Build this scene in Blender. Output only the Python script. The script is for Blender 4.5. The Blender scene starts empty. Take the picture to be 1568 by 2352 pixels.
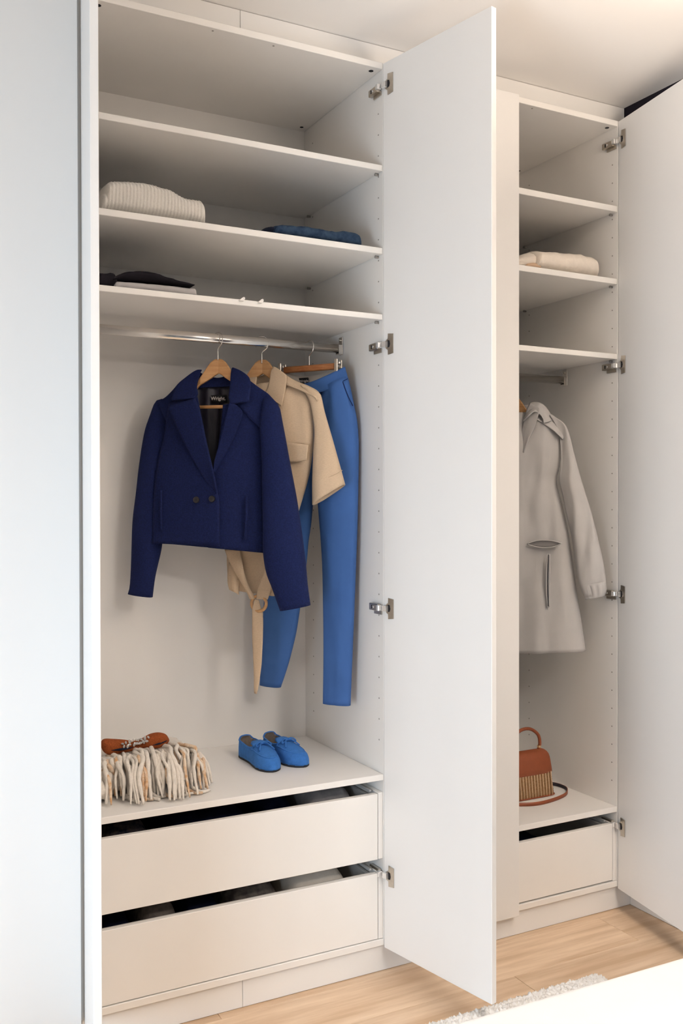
import bpy, bmesh, math, random
from mathutils import Matrix, Vector, noise

SC = bpy.context.scene
COL = SC.collection
random.seed(7)

# ------------------------------------------------------------------ camera
CAM = Vector((0.0, -2.585, 1.481))
F_PX, YAW, PITCH, ROLL = 2186.69, math.radians(27.729), math.radians(-0.5256), math.radians(-0.094)
_c, _s, _cp, _sp = math.cos(ROLL), math.sin(ROLL), math.cos(PITCH), math.sin(PITCH)
_RZ = Matrix.Rotation(-YAW, 3, 'Z')
AX = _RZ @ Vector((_c, -_s * _sp, _s * _cp))
AY = _RZ @ Vector((-_s, -_c * _sp, _c * _cp))
AF = _RZ @ Vector((0, _cp, _sp))
cam_data = bpy.data.cameras.new('camera')
cam_data.sensor_fit = 'HORIZONTAL'
cam_data.sensor_width = 36.0
cam_data.lens = 36.0 * F_PX / 1568.0
cam_data.clip_start = 0.05
cam = bpy.data.objects.new('camera', cam_data)
COL.objects.link(cam)
m = Matrix((AX, AY, -AF)).transposed().to_4x4()
m.translation = CAM
cam.matrix_world = m
SC.camera = cam

# ------------------------------------------------------------------ light and exposure
SC.view_settings.view_transform = 'Standard'
SC.view_settings.look = 'None'
SC.view_settings.gamma = 1.0
SC.view_settings.use_curve_mapping = False
SC.view_settings.exposure = 0.06
SC.cycles.adaptive_threshold = 0.03
SC.cycles.caustics_reflective = False
SC.cycles.caustics_refractive = False
world = bpy.data.worlds.new('sky')
SC.world = world
world.use_nodes = True
wn = world.node_tree.nodes
bg = wn['Background']
bg.inputs['Color'].default_value = (0.86, 0.93, 1.0, 1)
bg.inputs['Strength'].default_value = 0.15

def area_light(name, loc, target, sx, sy, power, color):
    d = bpy.data.lights.new(name, 'AREA')
    d.shape = 'RECTANGLE'
    d.size, d.size_y, d.energy, d.color = sx, sy, power, color
    o = bpy.data.objects.new(name, d)
    COL.objects.link(o)
    o.location = loc
    o.rotation_euler = (Vector(target) - Vector(loc)).to_track_quat('-Z', 'Z').to_euler()
    return o
# cool daylight entering low at the tall left-hand window
area_light('window_daylight_left', (-1.47, -1.75, 0.70), (1.2, -0.9, 0.2), 1.7, 1.2, 71.0, (0.70, 0.85, 1.0))

# ------------------------------------------------------------------ helpers
def px(x, y, X=None, Y=None, Z=None):
    """the point of the place that lies on a known plane, for tracing sizes"""
    d = AF + AX * ((x - 784) / F_PX) + AY * (-(y - 1176) / F_PX)
    if Y is not None: t = (Y - CAM.y) / d.y
    elif X is not None: t = (X - CAM.x) / d.x
    else: t = (Z - CAM.z) / d.z
    return CAM + d * t

WM = {}
def adopt(o, parent):
    o.parent = parent
    if parent is not None:
        o.matrix_parent_inverse = WM.get(parent.name, Matrix()).inverted()

def tag(o, label=None, cat=None, group=None, kind=None):
    if label: o['label'] = label
    if cat: o['category'] = cat
    if group: o['group'] = group
    if kind: o['kind'] = kind
    return o

def thing(name, loc, label, cat, group=None, rz=0.0):
    o = bpy.data.objects.new(name, None)
    COL.objects.link(o)
    o.empty_display_size = 0.05
    o.location = loc
    o.rotation_euler = (0, 0, rz)
    WM[o.name] = Matrix.Translation(loc) @ Matrix.Rotation(rz, 4, 'Z')
    return tag(o, label, cat, group)

def link_mesh(name, me, mat, parent=None, local=False):
    o = bpy.data.objects.new(name, me)
    COL.objects.link(o)
    if mat is not None and not me.materials: me.materials.append(mat)
    if parent is not None:
        if local: o.parent = parent
        else: adopt(o, parent)
    return o

def mesh(name, verts, faces, mat, parent=None, smooth=True, local=False):
    me = bpy.data.meshes.new(name)
    me.from_pydata([tuple(v) for v in verts], [], faces)
    if smooth: me.polygons.foreach_set('use_smooth', [True] * len(me.polygons))
    me.update()
    return link_mesh(name, me, mat, parent, local)

def bm_obj(name, bm, mat, parent=None, smooth=False, local=False):
    me = bpy.data.meshes.new(name)
    bmesh.ops.recalc_face_normals(bm, faces=bm.faces[:])
    bm.to_mesh(me); bm.free()
    if smooth: me.polygons.foreach_set('use_smooth', [True] * len(me.polygons))
    return link_mesh(name, me, mat, parent, local)

def bm_box(bm, x0, x1, y0, y1, z0, z1, rot=None, piv=None):
    vs = [bm.verts.new((x, y, z)) for x in (x0, x1) for y in (y0, y1) for z in (z0, z1)]
    for f in ((0, 1, 3, 2), (4, 6, 7, 5), (0, 4, 5, 1), (2, 3, 7, 6), (0, 2, 6, 4), (1, 5, 7, 3)):
        bm.faces.new([vs[i] for i in f])
    if rot is not None:
        bmesh.ops.rotate(bm, verts=vs, cent=piv, matrix=rot)
    return vs

def box(name, x0, x1, y0, y1, z0, z1, mat, parent=None, bev=0.0012, local=False, rot=None, piv=None):
    bm = bmesh.new()
    bm_box(bm, x0, x1, y0, y1, z0, z1)
    if bev: bmesh.ops.bevel(bm, geom=bm.edges[:], offset=bev, segments=1, affect='EDGES')
    if rot is not None: bmesh.ops.rotate(bm, verts=bm.verts[:], cent=piv, matrix=rot)
    return bm_obj(name, bm, mat, parent, False, local)

def spline(pts, n, closed=False):
    """n points spaced along a Catmull-Rom curve through pts (tuples of any size)"""
    P = [tuple(p) for p in pts]
    if len(P) == 1: return [P[0]] * n
    k = len(P)
    dense = []
    segs = k if closed else k - 1
    for i in range(segs):
        if closed: p0, p1, p2, p3 = P[(i - 1) % k], P[i], P[(i + 1) % k], P[(i + 2) % k]
        else:
            p1, p2 = P[i], P[i + 1]
            p0 = P[i - 1] if i else tuple(2 * a - b for a, b in zip(p1, p2))
            p3 = P[i + 2] if i + 2 < k else tuple(2 * a - b for a, b in zip(p2, p1))
        for j in range(12):
            t = j / 12.0
            dense.append(tuple(0.5 * (2 * b + (c - a) * t + (2 * a - 5 * b + 4 * c - d) * t * t + (3 * b - a - 3 * c + d) * t ** 3)
                               for a, b, c, d in zip(p0, p1, p2, p3)))
    dense.append(P[0] if closed else P[-1])
    L = [0.0]
    for a, b in zip(dense, dense[1:]): L.append(L[-1] + math.sqrt(sum((u - v) ** 2 for u, v in zip(a, b))))
    out, j = [], 0
    m_ = n if closed else n - 1
    for i in range(n):
        s = L[-1] * i / m_
        while j < len(L) - 2 and L[j + 1] < s: j += 1
        w = (s - L[j]) / max(1e-9, L[j + 1] - L[j])
        out.append(tuple(a + (b - a) * w for a, b in zip(dense[j], dense[j + 1])))
    return out

def grid_faces(nu, nv, wrap_u=False):
    f = []
    for j in range(nv - 1):
        for i in range(nu if wrap_u else nu - 1):
            a, b = j * nu + i, j * nu + (i + 1) % nu
            f.append((a, b, b + nu, a + nu))
    return f

def tube_mesh(name, path, rad, mat, parent=None, seg=10, n=None, cap=True, local=False, closed=False, flat=1.0):
    """round cord or rod along a path; rad number, list or function of t; flat squeezes it vertically"""
    P = [Vector(p) for p in (spline(path, n, closed) if n else path)]
    N = len(P)
    vs, prev = [], None
    for i, p in enumerate(P):
        if closed: t = (P[(i + 1) % N] - P[i - 1]).normalized()
        else: t = (P[min(i + 1, N - 1)] - P[max(i - 1, 0)]).normalized()
        if prev is None:
            up = Vector((0, 0, 1)) if abs(t.z) < 0.9 else Vector((0, 1, 0))
            a = t.cross(up).normalized()
        else: a = (prev - t * prev.dot(t)).normalized()
        prev = a
        b = t.cross(a)
        r = rad(i / (N - 1)) if callable(rad) else (rad[i] if isinstance(rad, (list, tuple)) else rad)
        for k in range(seg):
            th = 2 * math.pi * k / seg
            vs.append(p + (a * math.cos(th) + b * math.sin(th) * flat) * r)
    fs = grid_faces(seg, N, True)
    if closed: fs += [((N - 1) * seg + k, (N - 1) * seg + (k + 1) % seg, (k + 1) % seg, k) for k in range(seg)]
    elif cap:
        fs.append(tuple(range(seg - 1, -1, -1)))
        fs.append(tuple((N - 1) * seg + k for k in range(seg)))
    return mesh(name, vs, fs, mat, parent, True, local)

def modify(o, thick=None, sub=0, offset=0.0, bevel=None):
    if thick:
        s = o.modifiers.new('thickness', 'SOLIDIFY'); s.thickness = thick; s.offset = offset
    if bevel:
        b = o.modifiers.new('bevel', 'BEVEL'); b.width = bevel; b.segments = 2; b.limit_method = 'ANGLE'
    if sub:
        s = o.modifiers.new('smooth', 'SUBSURF'); s.levels = sub; s.render_levels = sub
    return o

def fbm(v, oct=3):
    return noise.fractal(Vector(v), 1.0, 2.0, oct)

# ------------------------------------------------------------------ materials
def material(name, color, rough=0.6, var=0.0, vscale=8.0, stretch=(1, 1, 1), bump=0.0, bscale=200.0, bstretch=(1, 1, 1),
             metal=0.0, sheen=0.0, color2=None, wave=None, spec=0.5, rand=0.0, coat=0.0, detail=4.0):
    mt = bpy.data.materials.new(name)
    mt.use_nodes = True
    nt = mt.node_tree
    N, L = nt.nodes, nt.links
    b = N['Principled BSDF']
    b.inputs['Roughness'].default_value = rough
    b.inputs['Metallic'].default_value = metal
    b.inputs['Specular IOR Level'].default_value = spec
    if coat: b.inputs['Coat Weight'].default_value = coat
    if sheen:
        b.inputs['Sheen Weight'].default_value = sheen
        b.inputs['Sheen Roughness'].default_value = 0.5
        b.inputs['Sheen Tint'].default_value = (*[min(1, c * 2 + .1) for c in color], 1)
    tc = N.new('ShaderNodeTexCoord')
    def mapped(scale3):
        mp = N.new('ShaderNodeMapping')
        mp.inputs['Scale'].default_value = scale3
        L.new(tc.outputs['Object'], mp.inputs['Vector'])
        if rand:
            oi = N.new('ShaderNodeObjectInfo')
            ml = N.new('ShaderNodeVectorMath'); ml.operation = 'SCALE'
            cb = N.new('ShaderNodeCombineXYZ')
            for k in range(3): L.new(oi.outputs['Random'], cb.inputs[k])
            L.new(cb.outputs[0], ml.inputs[0]); ml.inputs['Scale'].default_value = 37.0
            L.new(ml.outputs[0], mp.inputs['Location'])
        return mp
    c2 = color2 if color2 else tuple(min(1, c * (1 - var)) for c in color)
    if var or color2:
        nz = N.new('ShaderNodeTexNoise')
        nz.inputs['Scale'].default_value = vscale
        nz.inputs['Detail'].default_value = detail
        nz.inputs['Roughness'].default_value = 0.62
        L.new(mapped(stretch).outputs[0], nz.inputs['Vector'])
        cr = N.new('ShaderNodeValToRGB')
        cr.color_ramp.elements[0].position, cr.color_ramp.elements[1].position = 0.36, 0.64
        cr.color_ramp.elements[0].color = (*c2, 1)
        cr.color_ramp.elements[1].color = (*color, 1)
        L.new(nz.outputs['Fac'], cr.inputs['Fac'])
        out = cr.outputs['Color']
        if rand:
            oi = N.new('ShaderNodeObjectInfo')
            hs = N.new('ShaderNodeHueSaturation')
            mr = N.new('ShaderNodeMapRange')
            mr.inputs['To Min'].default_value, mr.inputs['To Max'].default_value = 1 - rand, 1 + rand
            L.new(oi.outputs['Random'], mr.inputs['Value'])
            L.new(mr.outputs[0], hs.inputs['Value'])
            L.new(out, hs.inputs['Color'])
            out = hs.outputs['Color']
        L.new(out, b.inputs['Base Color'])
    else:
        b.inputs['Base Color'].default_value = (*color, 1)
    if bump:
        if wave:
            nb = N.new('ShaderNodeTexWave'); nb.wave_type = 'BANDS'; nb.bands_direction = wave
            nb.inputs['Distortion'].default_value = 1.5
        else:
            nb = N.new('ShaderNodeTexNoise'); nb.inputs['Detail'].default_value = 2.0
        nb.inputs['Scale'].default_value = bscale
        L.new(mapped(bstretch).outputs[0], nb.inputs['Vector'])
        bp = N.new('ShaderNodeBump')
        bp.inputs['Strength'].default_value = bump
        bp.inputs['Distance'].default_value = 0.002
        L.new(nb.outputs['Fac'], bp.inputs['Height'])
        L.new(bp.outputs[0], b.inputs['Normal'])
    return mt

M = {}
M['melamine'] = material('white melamine', (0.885, 0.858, 0.822), 0.42, var=0.02, vscale=6, stretch=(1, 1, .15), spec=0.4, detail=1.0)
M['door_white'] = material('white door lacquer', (0.865, 0.85, 0.83), 0.45, var=0.015, vscale=5, stretch=(1, 1, .15), spec=0.35, detail=1.0)
M['plaster'] = material('white plaster', (0.89, 0.865, 0.84), 0.9, var=0.02, vscale=2.5, spec=0.2, detail=1.0)
M['dark_paint'] = material('dark plum wall paint', (0.022, 0.018, 0.027), 0.85, var=0.15, vscale=3, bump=0.1, bscale=140, spec=0.2)
M['skirting'] = material('white skirting paint', (0.82, 0.78, 0.73), 0.5, var=0.02, vscale=5, spec=0.4)
M['oak'] = material('light oak floor', (0.76, 0.585, 0.42), 0.5, color2=(0.56, 0.385, 0.245), vscale=3.2, stretch=(0.55, 7.0, 1), bump=0.10, bscale=26, bstretch=(1.2, 30, 1), spec=0.4, rand=0.07, detail=6.0)
M['nickel'] = material('satin nickel', (0.60, 0.55, 0.48), 0.32, metal=1.0, var=0.1, vscale=60, bump=0.02, bscale=400)
M['chrome'] = material('polished chrome', (0.86, 0.83, 0.79), 0.16, metal=1.0, var=0.03, vscale=30)
M['bright_metal'] = material('bright steel', (0.92, 0.91, 0.9), 0.25, metal=0.7, var=0.03, vscale=50)
M['dark_hole'] = material('dark recess', (0.012, 0.011, 0.014), 0.9, var=0.1, vscale=50)
M['pin_grey'] = material('grey plastic', (0.35, 0.32, 0.29), 0.5, var=0.05, vscale=50)
M['drawer_grey'] = material('pale grey drawer metal', (0.66, 0.64, 0.62), 0.4, var=0.03, vscale=20, metal=0.2)
M['glass'] = material('window frame white', (0.8, 0.8, 0.8), 0.4, var=0.02)
# ------------------------------------------------------------------ the room
RX0, RX1, RY0, RY1, CEIL = -1.40, 2.577, -4.50, 0.60, 2.943

floor = box('floor', RX0 - .1, RX1 + .1, RY0 - .1, RY1 + .1, -0.06, -0.012, M['plaster'], None, 0)
tag(floor, kind='structure')
PW, PL = 0.195, 1.95
pm = bpy.data.meshes.new('plank')
_bm = bmesh.new()
bm_box(_bm, 0.0006, PL - 0.0006, 0.0005, PW - 0.0005, -0.012, 0.0)
bmesh.ops.bevel(_bm, geom=[e for e in _bm.edges if all(v.co.z > -.001 for v in e.verts)], offset=0.0008, segments=1, affect='EDGES')
_bm.to_mesh(pm); _bm.free()
pm.materials.append(M['oak'])
row, y = 0, RY0
while y < 0.02:
    x = RX0 - ((row * 0.73) % 1.0) * PL
    while x < RX1:
        if x + PL > RX0:
            o = bpy.data.objects.new('plank', pm); COL.objects.link(o)
            o.location = (x, y, 0); o.parent = floor
        x += PL
    y += PW; row += 1

tag(box('ceiling', RX0 - .1, RX1 + .1, RY0 - .1, RY1 + .1, CEIL, CEIL + .08, M['plaster'], None, 0), kind='structure')
tag(box('wall_back', RX0 - .1, RX1 + .1, RY1, RY1 + .08, 0, CEIL, M['plaster'], None, 0), kind='structure')
tag(box('wall_right', RX1, RX1 + .08, RY0, RY1, 0, CEIL, M['dark_paint'], None, 0), kind='structure')
def wall_with_window(name, axis, pos, a0, a1, w0, w1, zb, zt):
    """wall with one opening; axis 'x' means the wall stands at that x"""
    bm = bmesh.new()
    for p, q, r, s in ((a0, w0, 0, CEIL), (w1, a1, 0, CEIL), (w0, w1, 0, zb), (w0, w1, zt, CEIL)):
        if s - r < 1e-4: continue
        if axis == 'x': bm_box(bm, pos - .10, pos, p, q, r, s)
        else: bm_box(bm, p, q, pos - .10, pos, r, s)
    return tag(bm_obj(name, bm, M['plaster']), kind='structure')
def window(name, axis, pos, w0, w1, zb, zt, mull):
    o = bpy.data.objects.new(name, None); COL.objects.link(o); tag(o, kind='structure')
    bars = [(w0, w1, zb, zb + .05), (w0, w1, zt - .05, zt), (w0, w0 + .05, zb, zt), (w1 - .05, w1, zb, zt)]
    for k in range(1, mull + 1):
        c = w0 + (w1 - w0) * k / (mull + 1)
        bars.append((c - .03, c + .03, zb, zt))
    for p, q, r, s in bars:
        if axis == 'x': box('frame_bar', pos - .07, pos - .02, p, q, r, s, M['glass'], o, .003)
        else: box('frame_bar', p, q, pos - .07, pos - .02, r, s, M['glass'], o, .003)
wall_with_window('wall_left', 'x', RX0, RY0, RY1, -2.35, -0.35, 0.06, 2.15)
window('window_1', 'x', RX0, -2.35, -0.35, 0.06, 2.15, 1)
wall_with_window('wall_front', 'y', RY0, RX0, RX1, -1.15, 2.25, 0.5, 2.4)
window('window_2', 'y', RY0, -1.15, 2.25, 0.5, 2.4, 2)
tag(box('baseboard_right', RX1 - .014, RX1 - .0005, RY0 + .001, 0.0145, 0.0005, 0.085, M['skirting'], None, .003), kind='structure')

# fascia between the cabinets and the ceiling, plinth between the cabinets and the floor
t1 = bpy.data.objects.new('trim_1', None); COL.objects.link(t1); tag(t1, kind='structure')
t2 = bpy.data.objects.new('trim_2', None); COL.objects.link(t2); tag(t2, kind='structure')
for a, b_ in ((RX0 + .001, 0.57), (0.571, 1.0538), (1.0552, RX1 - .001)):
    box('fascia_board', a, b_, 0.060, 0.078, 2.8585, CEIL - .0015, M['door_white'], t1, .0008)
for a, b_ in ((RX0 + .001, 0.57), (0.571, 1.0358), (1.037, RX1 - .001)):
    box('plinth_board', a, b_, 0.015, 0.033, 0.001, 0.0865, M['door_white'], t2, .0008)
box('filler_strip', 2.5085, RX1 - .001, 0.002, 0.02, 0.088, 2.857, M['door_white'], t1, .0008)

# ------------------------------------------------------------------ wardrobe cabinets
ZB0, ZB1, ZT0, ZT1, DEP, TH = 0.0875, 0.108, 2.838, 2.858, 0.567, 0.020

def hinge(parent, hx, hz, side, door_dir, out_n):
    """cup hinge: arm plate on the side panel, bright knuckle, winged cup on the door.
    side -1: the panel lies at +x of the arm (right-hand door)"""
    # arm along the panel, running back from the front edge
    a = box('hinge_arm', hx - .014, hx - .0006, .012, .068, hz - .011, hz + .011, M['nickel'], parent, .002)
    bm = bmesh.new(); bm_box(bm, hx - .004, hx - .0005, .006, .052, hz - .022, hz - .010)
    bm_obj('hinge_plate', bm, M['nickel'], parent)
    bm = bmesh.new()
    bmesh.ops.create_cone(bm, cap_ends=True, segments=12, radius1=.0035, radius2=.0035, depth=.002,
                          matrix=Matrix.Translation((hx - .0145, .040, hz)) @ Matrix.Rotation(math.pi / 2, 4, 'Y'))
    bm_obj('hinge_screw', bm, M['bright_metal'], parent)
    box('hinge_slot', hx - .0146, hx - .0138, .047, .052, hz - .006, hz + .006, M['dark_hole'], parent, 0)
    # knuckle pieces bridging panel and door
    box('hinge_knuckle', hx - .020, hx - .005, -.002, .013, hz - .0085, hz + .0085, M['bright_metal'], parent, .0015)
    n = Vector(out_n); d = Vector(door_dir)
    def dp(u, w, z): return Vector((hx, 0, hz)) + d * u + n * w + Vector((0, 0, z))
    def plate(name, pts, w0, w1, mt):
        k = len(pts)
        vs = [dp(u, w0, z) for u, z in pts] + [dp(u, w1, z) for u, z in pts]
        fs = [tuple(range(k)), tuple(range(2 * k - 1, k - 1, -1))] + [(i, (i + 1) % k, k + (i + 1) % k, k + i) for i in range(k)]
        o = mesh(name, vs, fs, mt, parent, False)
        return o
    wing = [(.025, -.033), (.049, -.030), (.049, .030), (.025, .033), (.0245, .017)]
    wing += [(.0245 - .0125 * math.cos(t), .0165 * math.sin(t)) for t in [math.radians(a_) for a_ in (70, 45, 20, 0, -20, -45, -70)]]
    wing += [(.0245, -.017)]
    plate('hinge_cup', wing, .0006, .003, M['nickel'])
    plate('hinge_cup_recess', [(.024, -.011), (.033, -.009), (.036, 0), (.033, .011), (.024, .013)], .0028, .0034, M['dark_hole'])
    plate('hinge_knuckle', [(.006, -.0085), (.0245, -.0085), (.0245, .0085), (.006, .0085)], .003, .012, M['bright_metal'])

def pin_holes(panel, xface, y, zs):
    bm = bmesh.new()
    for z in zs:
        bmesh.ops.create_cone(bm, cap_ends=True, segments=8, radius1=.0026, radius2=.0026, depth=.0008,
                              matrix=Matrix.Translation((xface, y, z)) @ Matrix.Rotation(math.pi / 2, 4, 'Y'))
    o = bm_obj('pin_holes', bm, M['pin_grey'], panel)
    o['kind'] = 'stuff'

def cabinet(x0, x1, label, shelves, niche=None, inner=True):
    c = thing('wardrobe_cabinet', ((x0 + x1) / 2, DEP / 2, ZB0), label, 'wardrobe')
    P = M['melamine']
    left = box('side_panel', x0, x0 + TH, 0, DEP + .018, ZB0, ZT1, P, c)
    right = box('side_panel', x1 - TH, x1, 0, DEP + .018, ZB0, ZT1, P, c)
    a, b_ = x0 + TH + .0003, x1 - TH - .0003
    top = box('top_panel', a, b_, 0, DEP + .018, ZT0, ZT1, P, c)
    box('bottom_panel', a, b_, 0, DEP + .018, ZB0, ZB1, P, c)
    box('back_panel', a, b_, DEP, DEP + .012, ZB1 + .0002, ZT0 - .0002, P, c, 0)
    if not inner: return c
    for z0, z1 in shelves:
        s = box('shelf', a + .0006, b_ - .0006, 0.001, DEP - .001, z0, z1, P, c)
        for yy in (.028, .52):
            for xx in (a + .006, b_ - .006):
                bm = bmesh.new()
                bmesh.ops.create_cone(bm, cap_ends=True, segments=10, radius1=.0045, radius2=.0035, depth=.012,
                                      matrix=Matrix.Translation((xx, yy, z0 - .0047)) @ Matrix.Rotation(math.pi / 2, 4, 'Y'))
                bm_obj('shelf_pin', bm, M['pin_grey'], s, True)
    if niche:
        box('base_shelf', a + .0002, b_ - .0002, 0.0, DEP - .001, niche[0], niche[1], P, c)
    zs = [ZB1 + .03 + .0659 * k for k in range(41)]
    zs = [z for z in zs if z > (niche[1] if niche else 0) + .04]
    for yy in (.0275, .50):
        pin_holes(right, x1 - TH - .0003, yy, zs)
        pin_holes(left, x0 + TH + .0003, yy, zs)
    # connector sockets on the underside of the top panel
    w = b_ - a
    for xx, yy, r in ((a + .03, .0275, .0075), (b_ - .026, .0275, .0075), (b_ - .028, .532, .0065), (a + .028, .532, .0065),
                      (a + w * .39, .0165, .0032), (a + w * .60, .0185, .0032)):
        bm = bmesh.new()
        bmesh.ops.create_cone(bm, cap_ends=True, segments=14, radius1=r, radius2=r, depth=.0012, matrix=Matrix.Translation((xx, yy, ZT0 - .0002)))
        bm_obj('connector_socket', bm, M['dark_hole'] if r > .004 else M['pin_grey'], top)
    return c

def rail(cab, xa, xb, z, y=.28):
    """oval chrome hanging rail with end brackets under the lowest shelf"""
    bm = bmesh.new()
    prof = [(.0085 * math.copysign(abs(math.cos(t)) ** .7, math.cos(t)), .0150 * math.copysign(abs(math.sin(t)) ** .8, math.sin(t)))
            for t in [2 * math.pi * k / 20 for k in range(20)]]
    ra = [bm.verts.new((xa + .004, y + p, z + q)) for p, q in prof]
    rb = [bm.verts.new((xb - .004, y + p, z + q)) for p, q in prof]
    for k in range(20):
        bm.faces.new((ra[k], rb[k], rb[(k + 1) % 20], ra[(k + 1) % 20]))
    bm.faces.new(ra[::-1]); bm.faces.new(rb)
    r = bm_obj('hanging_rail', bm, M['chrome'], cab, True)
    for xx, s in ((xa, 1), (xb, -1)):
        p0, p1 = sorted((xx, xx + s * .0035))
        br = box('rail_bracket', p0 + .0004 * s, p1 + .0004 * s, y - .013, y + .013, z - .021, z + .040, M['chrome'], r, .0015)
        q0, q1 = sorted((xx + s * .003, xx + s * .016))
        box('rail_bracket', q0, q1, y - .011, y + .011, z - .020, z - .0152, M['chrome'], r, .0015)
        for dy in (-.0105, .0105):
            box('rail_bracket', q0, q1, y + dy - .0012, y + dy + .0012, z - .018, z + .012, M['chrome'], r, 0)
        bm = bmesh.new()
        bmesh.ops.create_uvsphere(bm, u_segments=10, v_segments=6, radius=.0045, matrix=Matrix.Translation((xx + s * .005, y, z + .029)))
        bm_obj('bracket_screw', bm, M['nickel'], r, True)
    return r

def drawer(cab, xa, xb, yf, zb, zt, boxh, label=None):
    """front with a separate metal-sided box behind it; returns z of its floor"""
    f = box('drawer', xa, xb, yf, yf + .018, zb, zt, M['melamine'], cab)
    if label: f['label'] = label
    zi = zb + .028
    top = zt - .004
    box('drawer_lip', xa + .004, xb - .004, yf + .0182, yf + .030, zb + .01, top, M['drawer_grey'], f, .001)
    box('drawer_floor', xa + .012, xb - .012, yf + .030, DEP - .03, zi - .012, zi, M['melamine'], f, 0)
    for x0_, x1_ in ((xa + .003, xa + .015), (xb - .015, xb - .003)):
        box('drawer_side', x0_, x1_, yf + .0302, DEP - .03, zi - .01, zt - .012, M['drawer_grey'], f, .002)
        box('drawer_runner', x0_ + .002, x1_ - .002, yf + .031, DEP - .05, zt + .0, zt + .006, M['drawer_grey'], f, .001)
    box('drawer_back', xa + .016, xb - .016, DEP - .0298, DEP - .018, zi - .01, zt - .012, M['drawer_grey'], f, 0)
    return f

# cabinet with both doors open: clothes rail, three shelves, base shelf, two drawers
C1A, C1B = 0.578, 1.527
c1 = cabinet(C1A, C1B, 'open white wardrobe cabinet with blue jacket on its rail and two drawers below',
             ((2.5206, 2.539), (2.2617, 2.2805), (2.0559, 2.073)), (0.6089, 0.6276))
rail(c1, C1A + TH, C1B - TH, 2.0045)
# spacer blocks beside the drawers, where the hinges need room
for za, zb_ in ((.361, .5705), (.1095, .3185)):
    box('drawer_spacer', 1.4898, 1.5065, .004, .40, za, zb_, M['melamine'], c1)
    box('drawer_spacer', .5985, .6152, .004, .40, za, zb_, M['melamine'], c1)
D1 = drawer(c1, .6165, 1.4875, .003, .3605, .5675, .12)
D2 = drawer(c1, .6165, 1.4875, .003, .1105, .3165, .12)
# cabinet beside the dark wall: left door shut, right door open
C2A, C2B = 1.527 + .0006, 2.507
c2 = cabinet(C2A, C2B, 'white wardrobe cabinet beside the dark wall, one door shut, raincoat and handbag inside',
             ((2.5303, 2.5518), (2.2698, 2.2902), (2.0000, 2.0187)), (0.3595, 0.3789))
rail(c2, C2A + TH, C2B - TH, 1.955)
box('drawer_spacer', 2.4700, 2.4865, .004, .40, .1095, .318, M['melamine'], c2)
box('drawer_spacer', C2A + TH + .0006, C2A + TH + .017, .004, .40, .1095, .318, M['melamine'], c2)
D3 = drawer(c2, C2A + TH + .0185, 2.4675, .003, .1135, .318, .12)
# closed neighbours on the left
c0 = cabinet(-.4004, C1A - .0006, 'shut white wardrobe cabinet at the left edge of the picture', (), None, False)

def door(cab, hx, hy, ang, length, sgn, name='door', hz=(), zr=(0.0815, 2.8545)):
    """door leaf hinged at (hx, hy); ang = direction of the leaf in degrees; sgn picks the side its thickness lies on"""
    d = Vector((math.cos(math.radians(ang)), math.sin(math.radians(ang)), 0))
    n = Vector((-d.y, d.x, 0)) * sgn           # from the inner face to the outer face
    bm = bmesh.new()
    vs = []
    for u in (0, length):
        for w in (0, .0195):
            for z in zr: vs.append(bm.verts.new(Vector((hx, hy, 0)) + d * u + n * w + Vector((0, 0, z))))
    for f in ((0, 1, 3, 2), (4, 6, 7, 5), (0, 4, 5, 1), (2, 3, 7, 6), (0, 2, 6, 4), (1, 5, 7, 3)):
        bm.faces.new([vs[i] for i in f])
    bmesh.ops.recalc_face_normals(bm, faces=bm.faces[:])
    bmesh.ops.bevel(bm, geom=bm.edges[:], offset=.0012, segments=1, affect='EDGES')
    o = bm_obj(name, bm, M['door_white'], cab)
    return o, d, -n
HZ = (2.782, 1.976, 1.152, 0.314)
d1, dd, nn = door(c1, 1.5068, -.003, -90 + 11.8, .447, 1)
d1['label'] = 'open right door with four nickel hinges'
for z in HZ: hinge(d1, 1.507, z, -1, dd, nn)
d0, dd, nn = door(c1, .5925, -.006, -90 - 10.0, .436, -1)
d0['label'] = 'open left door seen almost edge-on'
d2, dd, nn = door(c2, 2.4866, -.003, -90 - 10.4, .486, 1)
d2['label'] = 'open right door standing against the dark wall'
for z in HZ: hinge(d2, 2.4868, z, -1, dd, nn)
d3, _, _ = door(c2, 1.5295, -.0015, 0, .4955, -1)
d3['label'] = 'shut left door'
d4, _, _ = door(c0, -.3985, -.0015, 0, .4755, -1)
d5, _, _ = door(c0, .0795, -.0015, 0, .4815, -1)
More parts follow.
